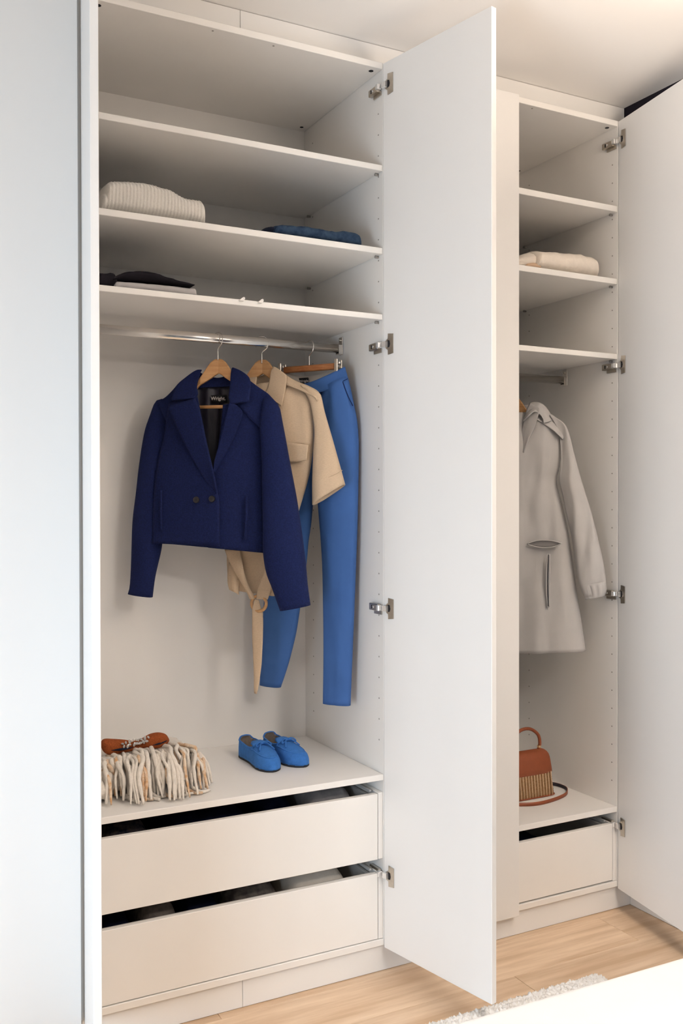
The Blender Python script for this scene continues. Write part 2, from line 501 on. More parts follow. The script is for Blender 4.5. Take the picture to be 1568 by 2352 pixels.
# ------------------------------------------------------------------ added fill lamps, unseen, placed and powered to balance the room's light
M['lamp_shade'] = material('cream lamp shade', (0.75, 0.68, 0.58), 0.8, var=0.05, vscale=20)
def pendant(x, y, z, up, down, color, label):
    t = thing('added_pendant_lamp', (x, y, CEIL), label, 'lamp', 'added unseen drum lamps over the bed')
    tube_mesh('cord', [(x, y, CEIL - .03), (x, y, z + .02)], .004, M['dark_hole'], t, 8)
    bm = bmesh.new()
    bmesh.ops.create_cone(bm, cap_ends=True, segments=24, radius1=.055, radius2=.05, depth=.03, matrix=Matrix.Translation((x, y, CEIL - .0155)))
    bm_obj('ceiling_rose', bm, M['lamp_shade'], t)
    prof = [(.26, -.11), (.265, -.11), (.265, .11), (.26, .11), (.26, -.11)]
    vs, n = [], 32
    for r, h in prof:
        for k in range(n): vs.append((x + r * math.cos(2 * math.pi * k / n), y + r * math.sin(2 * math.pi * k / n), z + h))
    mesh('shade', vs, grid_faces(n, len(prof), True), M['lamp_shade'], t, False)
    for nm, dz, rx, w in (('fill_light_up', .10, math.pi, up), ('fill_light_down', -.10, 0.0, down)):
        d = bpy.data.lights.new(nm, 'AREA')
        d.shape, d.size, d.energy, d.color = 'DISK', .48, w, color
        l = bpy.data.objects.new(nm, d); COL.objects.link(l)
        l.location = (x, y, z + dz); l.rotation_euler = (rx, 0, 0)
        l.parent = t; l.matrix_parent_inverse = Matrix.Translation((-x, -y, -CEIL))
pendant(2.00, -1.55, 2.35, 40.0, 8.0, (1.0, 0.84, 0.69), 'added unseen cream drum lamp over the foot of the bed')
pendant(1.50, -2.90, 2.50, 34.0, 32.0, (1.0, 0.94, 0.88), 'added unseen cream drum lamp over the pillow end of the bed')
# ------------------------------------------------------------------ cloth tools
class GP:
    """upright plane a garment hangs in: through (X, Y), turned ang degrees towards the room at its right side"""
    def __init__(s, X, Y, ang):
        a = math.radians(ang)
        s.O = Vector((X, Y, 0)); s.e = Vector((math.cos(a), -math.sin(a), 0)); s.n = Vector((-math.sin(a), -math.cos(a), 0))
    def at(s, x, y, d=0.0):
        r = AF + AX * ((x - 784) / F_PX) + AY * (-(y - 1176) / F_PX)
        return CAM + r * ((s.O + s.n * d - CAM).dot(s.n) / r.dot(s.n))

def wrinkle(p, amp, fx=18.0, fz=3.5, seed=0.0):
    return amp * fbm((p.x * fx + seed, p.y * fx, p.z * fz + seed))

def patch(name, gp, L, R, dfun, mat, parent, nu=16, nv=28, thick=.004, amp=0.0, fx=18, fz=3.5, seed=0.0, offset=0.0):
    """cloth panel between two traced edges; dfun(u, v) = distance in front of the hanging plane"""
    l, r = spline(L, nv), spline(R, nv)
    vs = []
    for j in range(nv):
        for i in range(nu):
            u, v = i / (nu - 1), j / (nv - 1)
            d = dfun(u, v) if callable(dfun) else dfun
            x, y = l[j][0] + (r[j][0] - l[j][0]) * u, l[j][1] + (r[j][1] - l[j][1]) * u
            p = gp.at(x, y, d)
            if amp: p = p + gp.n * wrinkle(p, amp, fx, fz, seed)
            vs.append(p)
    o = mesh(name, vs, grid_faces(nu, nv), mat, parent)
    return modify(o, thick, 0, offset) if thick else o

def stube(name, gp, L, R, d0, k, mat, parent, seg=28, nv=36, thick=.003, amp=0.0, fx=18, fz=3.5, seed=0.0, q=.75, cap=False, rib=None):
    """limb of a garment: a flattened tube whose sides follow two traced edges"""
    l, r = spline(L, nv), spline(R, nv)
    vs = []
    for j in range(nv):
        v = j / (nv - 1)
        d = d0(v) if callable(d0) else d0
        kk = k(v) if callable(k) else k
        a, b = gp.at(*l[j], d), gp.at(*r[j], d)
        c, h = (a + b) / 2, (b - a) / 2
        w = h.length
        for i in range(seg):
            t = 2 * math.pi * i / seg
            ct, st = math.cos(t), math.sin(t)
            p = c + h * ct + gp.n * (math.copysign(abs(st) ** q, st) * w * kk)
            if rib: p = p + gp.n * (rib[0] * math.cos(rib[1] * t) * math.sin(math.pi * min(1, max(0, v))) * st)
            if amp: p = p + gp.n * (wrinkle(p, amp, fx, fz, seed) * abs(st))
            vs.append(p)
    fs = grid_faces(seg, nv, True)
    if cap:
        fs.append(tuple(range(seg - 1, -1, -1))); fs.append(tuple((nv - 1) * seg + i for i in range(seg)))
    o = mesh(name, vs, fs, mat, parent)
    return modify(o, thick, 0, 1.0 if False else -1.0) if thick else o

def pline(name, gp, pts, d, r, mat, parent, n=14, seg=6, flat=1.0):
    return tube_mesh(name, [gp.at(x, y, d) for x, y in pts], r, mat, parent, seg, n, flat=flat)

def text(name, body, gp, x, y, d, size, mat, parent, tilt=0.0):
    cu = bpy.data.curves.new(name, 'FONT')
    cu.body = body; cu.align_x = 'CENTER'; cu.align_y = 'CENTER'; cu.size = size; cu.extrude = .0002; cu.offset = size * .025
    tmp = bpy.data.objects.new(name, cu); COL.objects.link(tmp)
    me = bpy.data.meshes.new_from_object(tmp.evaluated_get(bpy.context.evaluated_depsgraph_get()))
    bpy.data.objects.remove(tmp)
    o = gp.at(x, y, d)
    B = Matrix((gp.e, Vector((0, 0, 1)), gp.n)).transposed().to_4x4()
    B.translation = o
    me.transform(B @ Matrix.Rotation(tilt, 4, 'Z'))
    me.materials.clear()
    return link_mesh(name, me, mat, parent)

M['wool'] = material('navy wool', (0.0115, 0.0195, 0.086), 0.9, var=0.35, vscale=240, bump=0.5, bscale=500, sheen=0.12, spec=0.15)
M['lining'] = material('dark satin lining', (0.030, 0.027, 0.046), 0.45, var=0.4, vscale=9, stretch=(6, 6, 1), bump=0.1, bscale=40, spec=0.5)
M['label_black'] = material('black woven label', (0.006, 0.006, 0.009), 0.8, var=0.2, vscale=300)
M['label_thread'] = material('pale label thread', (0.62, 0.58, 0.56), 0.8, var=0.1, vscale=300)
M['button'] = material('dark horn button', (0.022, 0.019, 0.022), 0.4, var=0.5, vscale=120)
M['linen'] = material('sand linen', (0.60, 0.46, 0.325), 0.9, var=0.10, vscale=160, stretch=(1, 1, 3), bump=0.35, bscale=600, sheen=0.1, spec=0.15)
M['rattan'] = material('pale rattan', (0.62, 0.35, 0.16), 0.5, var=0.25, vscale=80)
M['blue_cloth'] = material('blue trouser cloth', (0.052, 0.135, 0.375), 0.8, var=0.10, vscale=7, bump=0.2, bscale=700, sheen=0.1, spec=0.2)
M['cream_lining'] = material('cream lining', (0.66, 0.60, 0.53), 0.8, var=0.05, vscale=40, bump=0.2, bscale=500)
M['coat'] = material('pale grey raincoat cloth', (0.47, 0.455, 0.445), 0.65, var=0.05, vscale=8, bump=0.12, bscale=500, spec=0.3)
M['zip_cloth'] = material('grey pocket lining', (0.24, 0.225, 0.22), 0.8, var=0.1, vscale=30)
M['zip'] = material('dark grey zip', (0.06, 0.06, 0.07), 0.5, var=0.4, vscale=400)
M['beech'] = material('beech wood', (0.64, 0.37, 0.175), 0.45, color2=(0.54, 0.28, 0.115), vscale=9, stretch=(1.5, 1.5, 12), bump=0.05, bscale=60, bstretch=(1, 1, 10), spec=0.4)
M['beech_red'] = material('reddish wood', (0.50, 0.21, 0.075), 0.4, color2=(0.36, 0.12, 0.04), vscale=14, stretch=(2, 2, 10), spec=0.45)
M['wire'] = material('steel wire', (0.72, 0.69, 0.66), 0.22, metal=1.0, var=0.05, vscale=60)

# ------------------------------------------------------------------ hangers
RAILZ = 2.0045
def hook(parent, lx, rot, drop, rail_z, mirror=1):
    """wire hook over the rail in the hanger's own frame; rot turns its plane about the stem"""
    pts = [(-.0195, -.014), (-.0215, 0), (-.0175, .0125), (-.008, .0185), (0.002, .0195), (.012, .017), (.0195, .008), (.021, -.004),
           (.0165, -.018), (.006, -.027), (0.0, -.034), (0.0, -.048), (0, -drop - .006)]
    c, s = math.cos(rot), math.sin(rot)
    path = [(mirror * a * c, mirror * a * s, rail_z + b) for a, b in pts]
    tube_mesh('hook', path, .0019, M['wire'], parent, 8, 48, local=True)

def coat_hanger(X, Y, ang, label, hook_rot, zoff=0.0, rail_z=RAILZ, bar=True, drop=.062, mirror=1):
    t = thing('coat_hanger', (X, Y, 0), label, 'hanger', 'wooden coat hangers on the rails', -math.radians(ang))
    zp = rail_z - drop + zoff
    prof = [(0, 0, -.047), (.012, -.003, -.054), (.024, -.012, -.063), (.041, -.036, -.074), (.063, -.068, -.088), (.090, -.098, -.116), (.125, -.122, -.142), (.155, -.143, -.160), (.165, -.152, -.162)]
    for sg in (-1, 1):
        bm = bmesh.new()
        rows = []
        for a, zt, zb in spline(prof, 18):
            yc = .010 - .20 * min(a, .055) + .28 * min(.05, max(0, a - .055))          # arms bend towards the viewer
            hw = .0065 + .02 * min(a, .1)
            rows.append([bm.verts.new((sg * a, yc + w, zp + z)) for w, z in ((-hw, zt - .004), (-hw * .7, zt), (hw * .7, zt), (hw, zt - .004), (hw, zb + .003), (hw * .7, zb), (-hw * .7, zb), (-hw, zb + .003))])
        for A, B in zip(rows, rows[1:]):
            for k in range(8): bm.faces.new((A[k], B[k], B[(k + 1) % 8], A[(k + 1) % 8]))
        bm.faces.new(rows[0]); bm.faces.new(rows[-1])
        o = bm_obj('shoulder_arm', bm, M['beech'], t, False, True)
    hook(t, 0, hook_rot, drop, rail_z, mirror)
    if bar:
        tube_mesh('trouser_bar', [(-.105, -.012, zp - .1555), (.105, -.012, zp - .1555)], .0055, M['beech'], t, 10, local=True)
    return t

# ------------------------------------------------------------------ navy jacket
JX, JY, JA = 1.0635, 0.28, 36.0
gj = GP(JX, JY, JA)
coat_hanger(JX, JY, JA, 'wooden coat hanger holding up the navy wool jacket', math.radians(-32))
j0 = gj.at(450, 1250)
jk = thing('jacket', (JX, JY, j0.z), 'cropped navy wool jacket with wide lapels and two buttons on the rail', 'jacket')
W = M['wool']
side = lambda u: math.sqrt(max(0, 1 - (2 * u - 1) ** 2))
# back
patch('back_panel', gj, [(402, 893), (384, 938), (376, 1010), (362, 1080), (357, 1150), (354, 1200), (352, 1246)],
      [(577, 882), (600, 935), (600, 1010), (602, 1075), (603, 1150), (604, 1210), (604, 1269)],
      lambda u, v: -.012 - .038 * side(u), W, jk, 24, 28, .005, .004)
patch('lining', gj, [(440, 884), (430, 930), (424, 1000), (420, 1080), (415, 1160), (410, 1235)],
      [(545, 884), (560, 930), (566, 1000), (572, 1080), (576, 1160), (580, 1240)],
      lambda u, v: -.030 - .010 * side(u) + .0035 * math.sin(u * 21 + v), M['lining'], jk, 30, 24, .002, .004, 30, 4)
pline('lining_seam', gj, [(504, 893), (503, 950), (500, 1010), (497, 1060)], -.0335, .0012, M['label_black'], jk)
# fronts: the viewer's left front laps over the right one
dl = lambda u, v: .010 + .036 * math.sin(min(1, u * 1.0) * math.pi / 2) + .006 * v
dr = lambda u, v: .004 + .036 * math.sin((1 - u) * math.pi / 2)
patch('front_panel', gj, [(512, 930), (505, 1000), (494, 1060), (480, 1120), (474, 1180), (478, 1258)],
      [(600, 915), (602, 960), (600, 1010), (602, 1075), (603, 1150), (604.5, 1210), (604.8, 1270)],
      lambda u, v: dr(u, v) - .006, W, jk, 22, 30, .005, .003, 14, 4, 3)
patch('front_panel', gj, [(389, 925), (382, 970), (376, 1010), (367, 1045), (358.7, 1092), (354, 1142), (352, 1198), (350.4, 1248)],
      [(452, 905), (461, 950), (470, 1000), (483, 1056), (496, 1118), (503, 1150), (503.6, 1200), (503.8, 1255)],
      dl, W, jk, 24, 34, .005, .0025, 14, 4, 8)
# shoulders
patch('shoulder', gj, [(408, 884), (394, 900), (380, 913), (362, 924)], [(446, 912), (432, 940), (412, 962), (386, 978)],
      lambda u, v: -.004 + .034 * u * (1 - .5 * v), W, jk, 10, 14, .005)
patch('shoulder', gj, [(570, 872), (594, 890), (617, 906), (638, 930)], [(534, 915), (558, 945), (584, 972), (603, 988)],
      lambda u, v: -.004 + .034 * u * (1 - .5 * v), W, jk, 10, 14, .005)
# sleeves
stube('sleeve', gj, [(372, 916), (357.6, 923), (345, 955), (333, 993), (321.5, 1063), (313.7, 1130), (305.8, 1198), (302.4, 1288), (299, 1344), (294.5, 1364)],
      [(389, 930), (391, 950), (386, 985), (384, 1030), (378, 1092), (374, 1142), (374, 1198), (370, 1258), (356, 1322), (349.5, 1372)],
      lambda v: -.026 + .016 * v, lambda v: .72 - .12 * v, W, jk, 28, 40, .004, .005, 14, 5, 1)
stube('sleeve', gj, [(604, 918), (602, 940), (597, 975), (599, 1010), (602, 1073), (603, 1150), (604.5, 1215), (605, 1270), (612, 1315), (625, 1350), (643.6, 1403)],
      [(620, 909), (640, 932), (647, 962), (656, 1010), (665, 1060), (680.6, 1143), (691.7, 1217), (701, 1287), (706.5, 1346), (712.5, 1390)],
      lambda v: .012 + .012 * v, lambda v: .80 - .15 * v, W, jk, 28, 40, .004, .003, 14, 5, 5)
# collar and lapels: thick felted panels lying on the fronts
patch('collar', gj, [(452, 852), (474, 862), (500, 868), (522, 862), (536, 848)], [(447, 893), (472, 890), (500, 889), (526, 888), (541, 890)],
      lambda u, v: -.034 + .012 * abs(2 * v - 1), W, jk, 10, 22, .006)
patch('collar', gj, [(463, 849.5), (450, 851.5), (429, 866), (405, 888), (394, 919.5)], [(462, 852), (455, 872), (452, 888), (454, 904), (447, 916)],
      lambda u, v: .002 + .040 * v + .012 * u * v, W, jk, 12, 24, .007)
patch('collar', gj, [(535, 844.5), (551, 851), (566, 861), (573.3, 870), (575, 888), (571.5, 923)], [(533, 848), (530.5, 860), (529, 880), (527, 897), (525, 915), (530, 927)],
      lambda u, v: .002 + .040 * v + .010 * u * v, W, jk, 12, 24, .007)
patch('lapel', gj, [(386.5, 934.5), (396, 958), (414, 998), (433, 1036), (456, 1076), (477, 1110), (499, 1140)],
      [(447, 915), (460, 950), (469.7, 995), (477, 1030), (484, 1060), (491, 1092), (497, 1124)],
      lambda u, v: .047 + .013 * u + .004 * math.sin(v * 3), W, jk, 12, 30, .007)
patch('lapel', gj, [(527, 923), (521.5, 947), (515, 972), (508, 1000), (500, 1030), (492, 1060), (488.5, 1084)],
      [(541, 930), (556.7, 946), (548, 978), (537, 1006), (521.5, 1036), (506, 1062), (491, 1089)],
      lambda u, v: .050 - .006 * u, W, jk, 12, 28, .007)
for bx, by in ((450, 1148), (486, 1146)):
    p = gj.at(bx, by, .060)
    rot = Matrix((gj.e, Vector((0, 0, 1)), gj.n)).transposed().to_4x4()
    bm = bmesh.new()
    bmesh.ops.create_cone(bm, cap_ends=True, segments=20, radius1=.0105, radius2=.0090, depth=.004)
    bt = bm_obj('button', bm, M['button'], jk, False)
    bt.data.transform(Matrix.Translation(p) @ rot)
    for k in range(4):
        bm = bmesh.new()
        bmesh.ops.create_uvsphere(bm, u_segments=6, v_segments=4, radius=.0012, matrix=Matrix.Translation((.0028 * math.cos(k * math.pi / 2 + .8), .0028 * math.sin(k * math.pi / 2 + .8), .0021)))
        q_ = bm_obj('buttonhole', bm, M['label_black'], bt, True); q_.data.transform(Matrix.Translation(p) @ rot)
pline('pocket_welt', gj, [(370, 1126), (369.5, 1160), (369.5, 1190), (370, 1221)], .031, .0038, W, jk)
pline('pocket_welt', gj, [(566, 1139), (566, 1175), (564, 1210), (562, 1239)], .030, .0042, W, jk)
lb = patch('label', gj, [(485, 908), (485.5, 916), (486, 926)], [(520.5, 906.5), (521, 915), (521.5, 924.5)], -.026, M['label_black'], jk, 4, 4, .001)
text('label_text', 'Wright.', gj, 501, 915.5, -.0250, .0155, M['label_thread'], lb, -.02)

# ------------------------------------------------------------------ sand linen shirt with belt
SX, SY, SA = 1.2165, 0.285, 44.0
gs = GP(SX, SY, SA)
coat_hanger(SX, SY, SA, 'wooden coat hanger inside the sand linen shirt', math.radians(10), 0.009)
s0 = gs.at(600, 1590)
sh = thing('shirt', (SX, SY, s0.z), 'sand linen short-sleeved shirt with a ring belt hanging behind the navy jacket', 'shirt')
LN = M['linen']
stube('torso', gs, [(566, 890), (545, 912), (541, 960), (540, 1060), (532, 1170), (522, 1265), (523, 1320), (526, 1352)],
      [(655, 872), (705, 905), (718, 960), (719, 1020), (709, 1092), (686, 1171), (657, 1265), (640, 1320), (631, 1369)],
      lambda v: 0.0, lambda v: .28 - .02 * v, LN, sh, 48, 54, .003, .010, 22, 2.6, 2)
stube('sleeve', gs, [(690, 884), (712, 925), (722, 985), (720, 1040), (718, 1103), (718.5, 1160)],
      [(712, 889), (728, 899), (737, 909), (745.4, 946), (761.6, 1003), (777.8, 1062), (791.5, 1113)],
      lambda v: .018, lambda v: .55, LN, sh, 32, 34, .003, .007, 20, 4, 6)
stube('sleeve', gs, [(542, 905), (532, 915), (520, 960), (505, 1010), (490, 1060), (478, 1105)],
      [(560, 900), (556, 930), (551, 985), (549, 1040), (549, 1100), (549, 1135)],
      lambda v: -.01, lambda v: .55, LN, sh, 24, 26, .003, .004, 22, 4, 7)
pline('cuff_seam', gs, [(722, 1110), (745, 1100), (768, 1090), (786, 1080)], .045, .0010, LN, sh)
patch('yoke', gs, [(656, 862), (680.8, 876), (705, 885.5), (727, 897), (737, 909)], [(658, 884), (682, 893), (705, 903), (722, 912), (728, 922)],
      lambda u, v: .004 + .030 * u, LN, sh, 8, 18, .003)
pline('yoke_seam', gs, [(659, 880), (682, 890), (706, 900), (722, 909)], .0405, .0010, LN, sh)
patch('collar', gs, [(628, 842), (636, 845), (648, 854), (658, 864), (656, 892), (646.5, 934)], [(624, 850), (621, 862), (619, 876), (614, 893), (610, 905), (640, 928)],
      lambda u, v: .012 + .035 * v, LN, sh, 12, 24, .004)
patch('collar', gs, [(572, 868), (566, 880), (560, 895), (566, 915)], [(590, 866), (588, 885), (586, 905), (592, 925)],
      lambda u, v: .010 + .030 * v, LN, sh, 10, 16, .004)
patch('collar_stand', gs, [(568, 872), (585, 868), (604, 862), (625, 852)], [(566, 900), (586, 905), (606, 902), (626, 888)],
      lambda u, v: -.028, LN, sh, 8, 18, .004)
patch('neck_facing', gs, [(572, 884), (580, 905), (592, 930)], [(632, 880), (622, 905), (608, 935)], -.012, LN, sh, 10, 12, .003)
fl = patch('pocket_flap', gs, [(655, 1014), (682, 1018.5), (708.5, 1022)], [(655, 1062), (680, 1061), (704, 1057)],
      lambda u, v: .034, LN, sh, 8, 12, .004, .002)
pline('placket', gs, [(640, 930), (641, 1000), (640, 1090), (633, 1170)], .040, .004, LN, sh, flat=.5)
pline('hem_seam', gs, [(527, 1322), (545, 1332), (560, 1336), (600, 1336), (636, 1330)], .030, .0010, LN, sh)
patch('hem_fold', gs, [(526, 1292), (523, 1315), (523.5, 1338), (527, 1354)], [(556, 1300), (553, 1325), (549, 1348), (548, 1366)],
      lambda u, v: .020 + .012 * math.sin(3.1 * u), LN, sh, 10, 14, .003, .004, 30, 8, 3)
# belt: two ends meeting in a rattan ring, one long tail
bl = patch('belt', gs, [(516, 1262), (524, 1283), (538, 1310), (555, 1340), (568, 1362), (574, 1376)], [(550, 1262), (556, 1290), (562, 1320), (571, 1346), (580, 1362), (586, 1376)],
      lambda u, v: .045 + .006 * math.sin(u * 3.1), LN, sh, 10, 24, .003)
patch('belt', gs, [(618, 1290), (609, 1309), (598, 1338), (592, 1356), (589, 1376)], [(640, 1290), (628, 1330), (622.5, 1352), (619, 1364), (614.7, 1377)],
      lambda u, v: .050 + .004 * math.sin(u * 3.1), LN, sh, 10, 20, .0035)
pline('belt_stitch', gs, [(594, 1354), (608, 1357), (620, 1357)], .0560, .0009, LN, sh)
stube('belt_tail', gs, [(585, 1376), (581, 1390), (579, 1402), (579, 1466), (580.5, 1500), (582.4, 1539), (583, 1580), (583.5, 1592)],
      [(594, 1378), (600, 1398), (604, 1418), (603.5, 1466), (602, 1500), (600, 1531), (594, 1574), (589.5, 1594)],
      .052, .22, LN, sh, 16, 40, .0, .0025, 20, 6, 1, cap=True)
ring_c = gs.at(594.5, 1386, .050)
rp = []
for k in range(28):
    t = 2 * math.pi * k / 28
    rp.append(ring_c + gs.e * (.0268 * math.cos(t)) + Vector((0, 0, .0245 * math.sin(t))) + gs.n * (.006 * math.cos(t + .6)))
tube_mesh('belt_ring', rp, .0054, M['rattan'], sh, 8, closed=True)

# ------------------------------------------------------------------ blue trousers on a clip hanger
TX, TY, TA = 1.3855, 0.28, 55.0
gt = GP(TX, TY, TA)
th_ = thing('clip_hanger', (TX, TY, 0), 'reddish wooden clip hanger with steel clips holding the blue trousers', 'hanger', None, -math.radians(TA))
zc = gt.at(711, 846).z
box('bar', -.098, .098, -.007, .007, zc - .0105, zc + .0105, M['beech_red'], th_, .003, True)
hook(th_, 0, math.radians(-18), RAILZ - zc - .006, RAILZ)
for sx in (-.107, .107):
    box('clip_jaw', sx - .0035, sx + .0085, -.020, -.016, zc - .040, zc + .022, M['nickel'], th_, .0015, True)
    box('clip_jaw', sx - .0035, sx + .0085, .012, .016, zc - .030, zc + .022, M['nickel'], th_, .0015, True)
    box('clip_bridge', sx - .006, sx + .004, -.016, .012, zc - .006, zc + .006, M['wire'], th_, .002, True)
    bm = bmesh.new()
    bmesh.ops.create_cone(bm, cap_ends=True, segments=12, radius1=.006, radius2=.006, depth=.014, matrix=Matrix.Translation((sx + .005, -.003, zc + .010)) @ Matrix.Rotation(math.pi / 2, 4, 'Y'))
    bm_obj('clip_spring', bm, M['wire'], th_, True, True)
tz = gt.at(775, 1620).z
tr = thing('trousers', (TX, TY, tz), 'bright blue tapered trousers hanging beside the shirt sleeve', 'trousers')
BC = M['blue_cloth']
stube('trouser_leg', gt, [(742, 893), (738, 960), (731, 1050), (729, 1100), (731, 1143), (738.5, 1247), (742, 1327), (744, 1488), (742.5, 1615)],
      [(797, 866), (805, 900), (810.5, 930), (817.4, 965), (821, 1015), (820.5, 1100), (819, 1200), (815, 1320), (811, 1430), (805.5, 1568), (803.6, 1621)],
      lambda v: .010, lambda v: .55 - .15 * v, BC, tr, 36, 64, .003, .006, 22, 1.8, 4)
stube('trouser_leg', gt, [(660, 884), (645, 1000), (630, 1120), (618, 1250), (608, 1380), (603, 1480), (597, 1573)],
      [(744, 893), (741, 960), (733, 1050), (726, 1095), (718, 1135), (712.5, 1200), (706, 1245), (701, 1300), (687, 1397), (677.7, 1458), (661.6, 1523), (644, 1579)],
      lambda v: -.006, lambda v: .50 - .10 * v, BC, tr, 32, 60, .003, .005, 20, 2.2, 9)
patch('waistband', gt, [(648, 866), (690, 881), (712, 878), (740, 867), (766, 855), (792, 842.5)], [(650, 892), (700, 908), (734, 901), (762, 891), (782, 878), (799, 869)],
      lambda u, v: .008 + .022 * math.sin(v * 3.1) + .004 * u, BC, tr, 8, 28, .004)
pline('waistband_seam', gt, [(700, 908.5), (734, 901.5), (762, 891.5), (782, 878.5), (798, 870)], .0275, .0010, M['wool'], tr)
patch('waistband_lining', gt, [(652, 854), (690, 864), (715, 863), (740, 858), (768, 850), (791, 843)], [(655, 892), (700, 905), (735, 897), (775, 878), (797, 866)],
      lambda u, v: -.004 - .030 * math.sin(v * 3.1), M['cream_lining'], tr, 8, 24, .003)
tl = patch('label', gt, [(686, 868.5), (688, 876), (690, 885)], [(708, 867), (709.5, 874), (711, 882)], -.0235, M['label_black'], tr, 4, 4, .001)
text('label_text', 'Wright.', gt, 698.5, 875.5, -.0225, .0125, M['label_thread'], tl)
pline('pocket_slit', gt, [(787, 877), (792, 892), (800, 912), (810, 932)], .028, .0016, M['wool'], tr)
pline('leg_crease', gt, [(790, 1330), (789, 1400), (786, 1500), (782, 1590)], .0275, .0008, M['blue_cloth'], tr)

# ------------------------------------------------------------------ pale grey raincoat in the cabinet by the dark wall
RX, RY, RA = 2.232, 0.28, 50.0
gr = GP(RX, RY, RA)
coat_hanger(RX, RY, RA, 'wooden coat hanger half hidden inside the grey raincoat', math.radians(-20), -.010, 1.955)
rc = thing('raincoat', (RX, RY, gr.at(1260, 1496).z), 'pale grey hooded raincoat with a zipped pocket behind the shut door', 'coat')
CO = M['coat']
stube('torso', gr, [(1135, 952), (1110, 975), (1104, 1050), (1098, 1150), (1090, 1250), (1080, 1380), (1070, 1497)],
      [(1246, 946), (1278, 968), (1290, 1020), (1284, 1075), (1277, 1107), (1290, 1159), (1306, 1233), (1321, 1342), (1333.7, 1420), (1344.6, 1495)],
      lambda v: 0.0, lambda v: .34 - .06 * v, CO, rc, 60, 70, .003, .022, 15, 2.2, 3)
stube('sleeve', gr, [(1262, 953), (1282, 990), (1288, 1050), (1284, 1100), (1291, 1135), (1300, 1178), (1312, 1233), (1321, 1295), (1330, 1342), (1341, 1372)],
      [(1274, 957), (1296, 973), (1306, 993), (1313, 1020), (1334, 1100), (1359, 1181), (1375, 1245), (1385, 1290), (1391, 1330), (1391, 1362)],
      lambda v: .030 + .010 * v, lambda v: .52, CO, rc, 36, 50, .003, .013, 22, 5, 5)
stube('cuff', gr, [(1331, 1345), (1339, 1366), (1344, 1378)], [(1391, 1335), (1392.5, 1355), (1388, 1370)],
      .0415, .50, CO, rc, 48, 10, .003, 0, rib=(.0035, 12))
patch('shoulder', gr, [(1226, 933), (1250, 944), (1272, 956), (1300, 981)], [(1230, 962), (1250, 975), (1272, 990), (1292, 1010)],
      lambda u, v: .006 + .050 * u * (1 - .3 * v), CO, rc, 10, 18, .003, .004, 26, 5)
patch('hood', gr, [(1216, 926), (1231, 923.5), (1246, 929), (1258, 942), (1266, 957), (1268, 966)], [(1201, 968), (1214, 955), (1226, 946), (1238, 950), (1246, 962), (1248, 972)],
      lambda u, v: .030 + .045 * u + .012 * math.sin(v * 6), CO, rc, 14, 24, .004, .006, 34, 20, 2)
patch('hood', gr, [(1219, 927), (1212, 935), (1205, 955), (1199, 985), (1196, 1030)], [(1240, 938), (1234, 960), (1226, 985), (1214, 1010), (1202, 1040)],
      lambda u, v: .060 + .010 * u - .01 * v, CO, rc, 12, 22, .004, .005, 30, 6, 7)
patch('hood', gr, [(1160, 940), (1190, 934), (1214, 930), (1240, 934)], [(1160, 985), (1190, 980), (1212, 975), (1235, 970)],
      lambda u, v: -.03, CO, rc, 10, 18, .004, .004, 30, 8, 1)
patch('label', gr, [(1180, 955), (1180, 966)], [(1204, 952), (1203, 964)], -.022, M['label_black'], rc, 4, 4, .001)
pk = patch('pocket', gr, [(1211, 1248), (1232, 1243), (1250, 1242), (1270, 1243.5), (1289, 1247.5)], [(1211, 1249.5), (1232, 1255), (1250, 1257), (1270, 1255), (1289, 1249)],
      .062, M['zip_cloth'], rc, 6, 16, .001)
pline('pocket_edge', gr, [(1210, 1249), (1232, 1242), (1250, 1241), (1270, 1242.5), (1290, 1248)], .068, .0022, CO, rc, 20)
pline('pocket_edge', gr, [(1210, 1250), (1232, 1256), (1250, 1258), (1270, 1256), (1290, 1249)], .068, .0022, CO, rc, 20)
pline('zip', gr, [(1259.5, 1274), (1258, 1310), (1257.5, 1350), (1259, 1392)], .069, .0026, M['zip'], rc, 20)
for k in (0, 1):
    dx = -3.4 if k == 0 else 3.6
    pline('zip_placket', gr, [(1259.5 + dx * .6, 1272), (1258 + dx, 1310), (1257.5 + dx, 1350), (1259 + dx * .5, 1394)], .068, .0024, CO, rc, 20)
# ------------------------------------------------------------------ folded things
M['knit'] = material('off-white rib knit', (0.79, 0.755, 0.70), 0.95, var=0.08, vscale=220, bump=0.6, bscale=420, sheen=0.15, spec=0.1)
M['denim'] = material('blue denim', (0.044, 0.076, 0.128), 0.9, color2=(0.018, 0.036, 0.075), vscale=45, bump=0.5, bscale=500, spec=0.15)
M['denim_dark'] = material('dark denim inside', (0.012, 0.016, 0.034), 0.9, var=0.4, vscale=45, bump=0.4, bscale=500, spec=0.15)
M['black_jersey'] = material('black jersey', (0.016, 0.013, 0.018), 0.9, var=0.3, vscale=14, bump=0.2, bscale=500, spec=0.15)
M['grey_jersey'] = material('pale grey jersey', (0.50, 0.48, 0.48), 0.9, var=0.08, vscale=30, bump=0.25, bscale=500, spec=0.15)
M['cream_knit'] = material('cream wool', (0.84, 0.76, 0.665), 0.95, var=0.05, vscale=60, bump=0.3, bscale=300, sheen=0.15, spec=0.1)
M['tan_knit'] = material('tan wool', (0.56, 0.40, 0.28), 0.95, var=0.08, vscale=60, bump=0.3, bscale=300, spec=0.1)

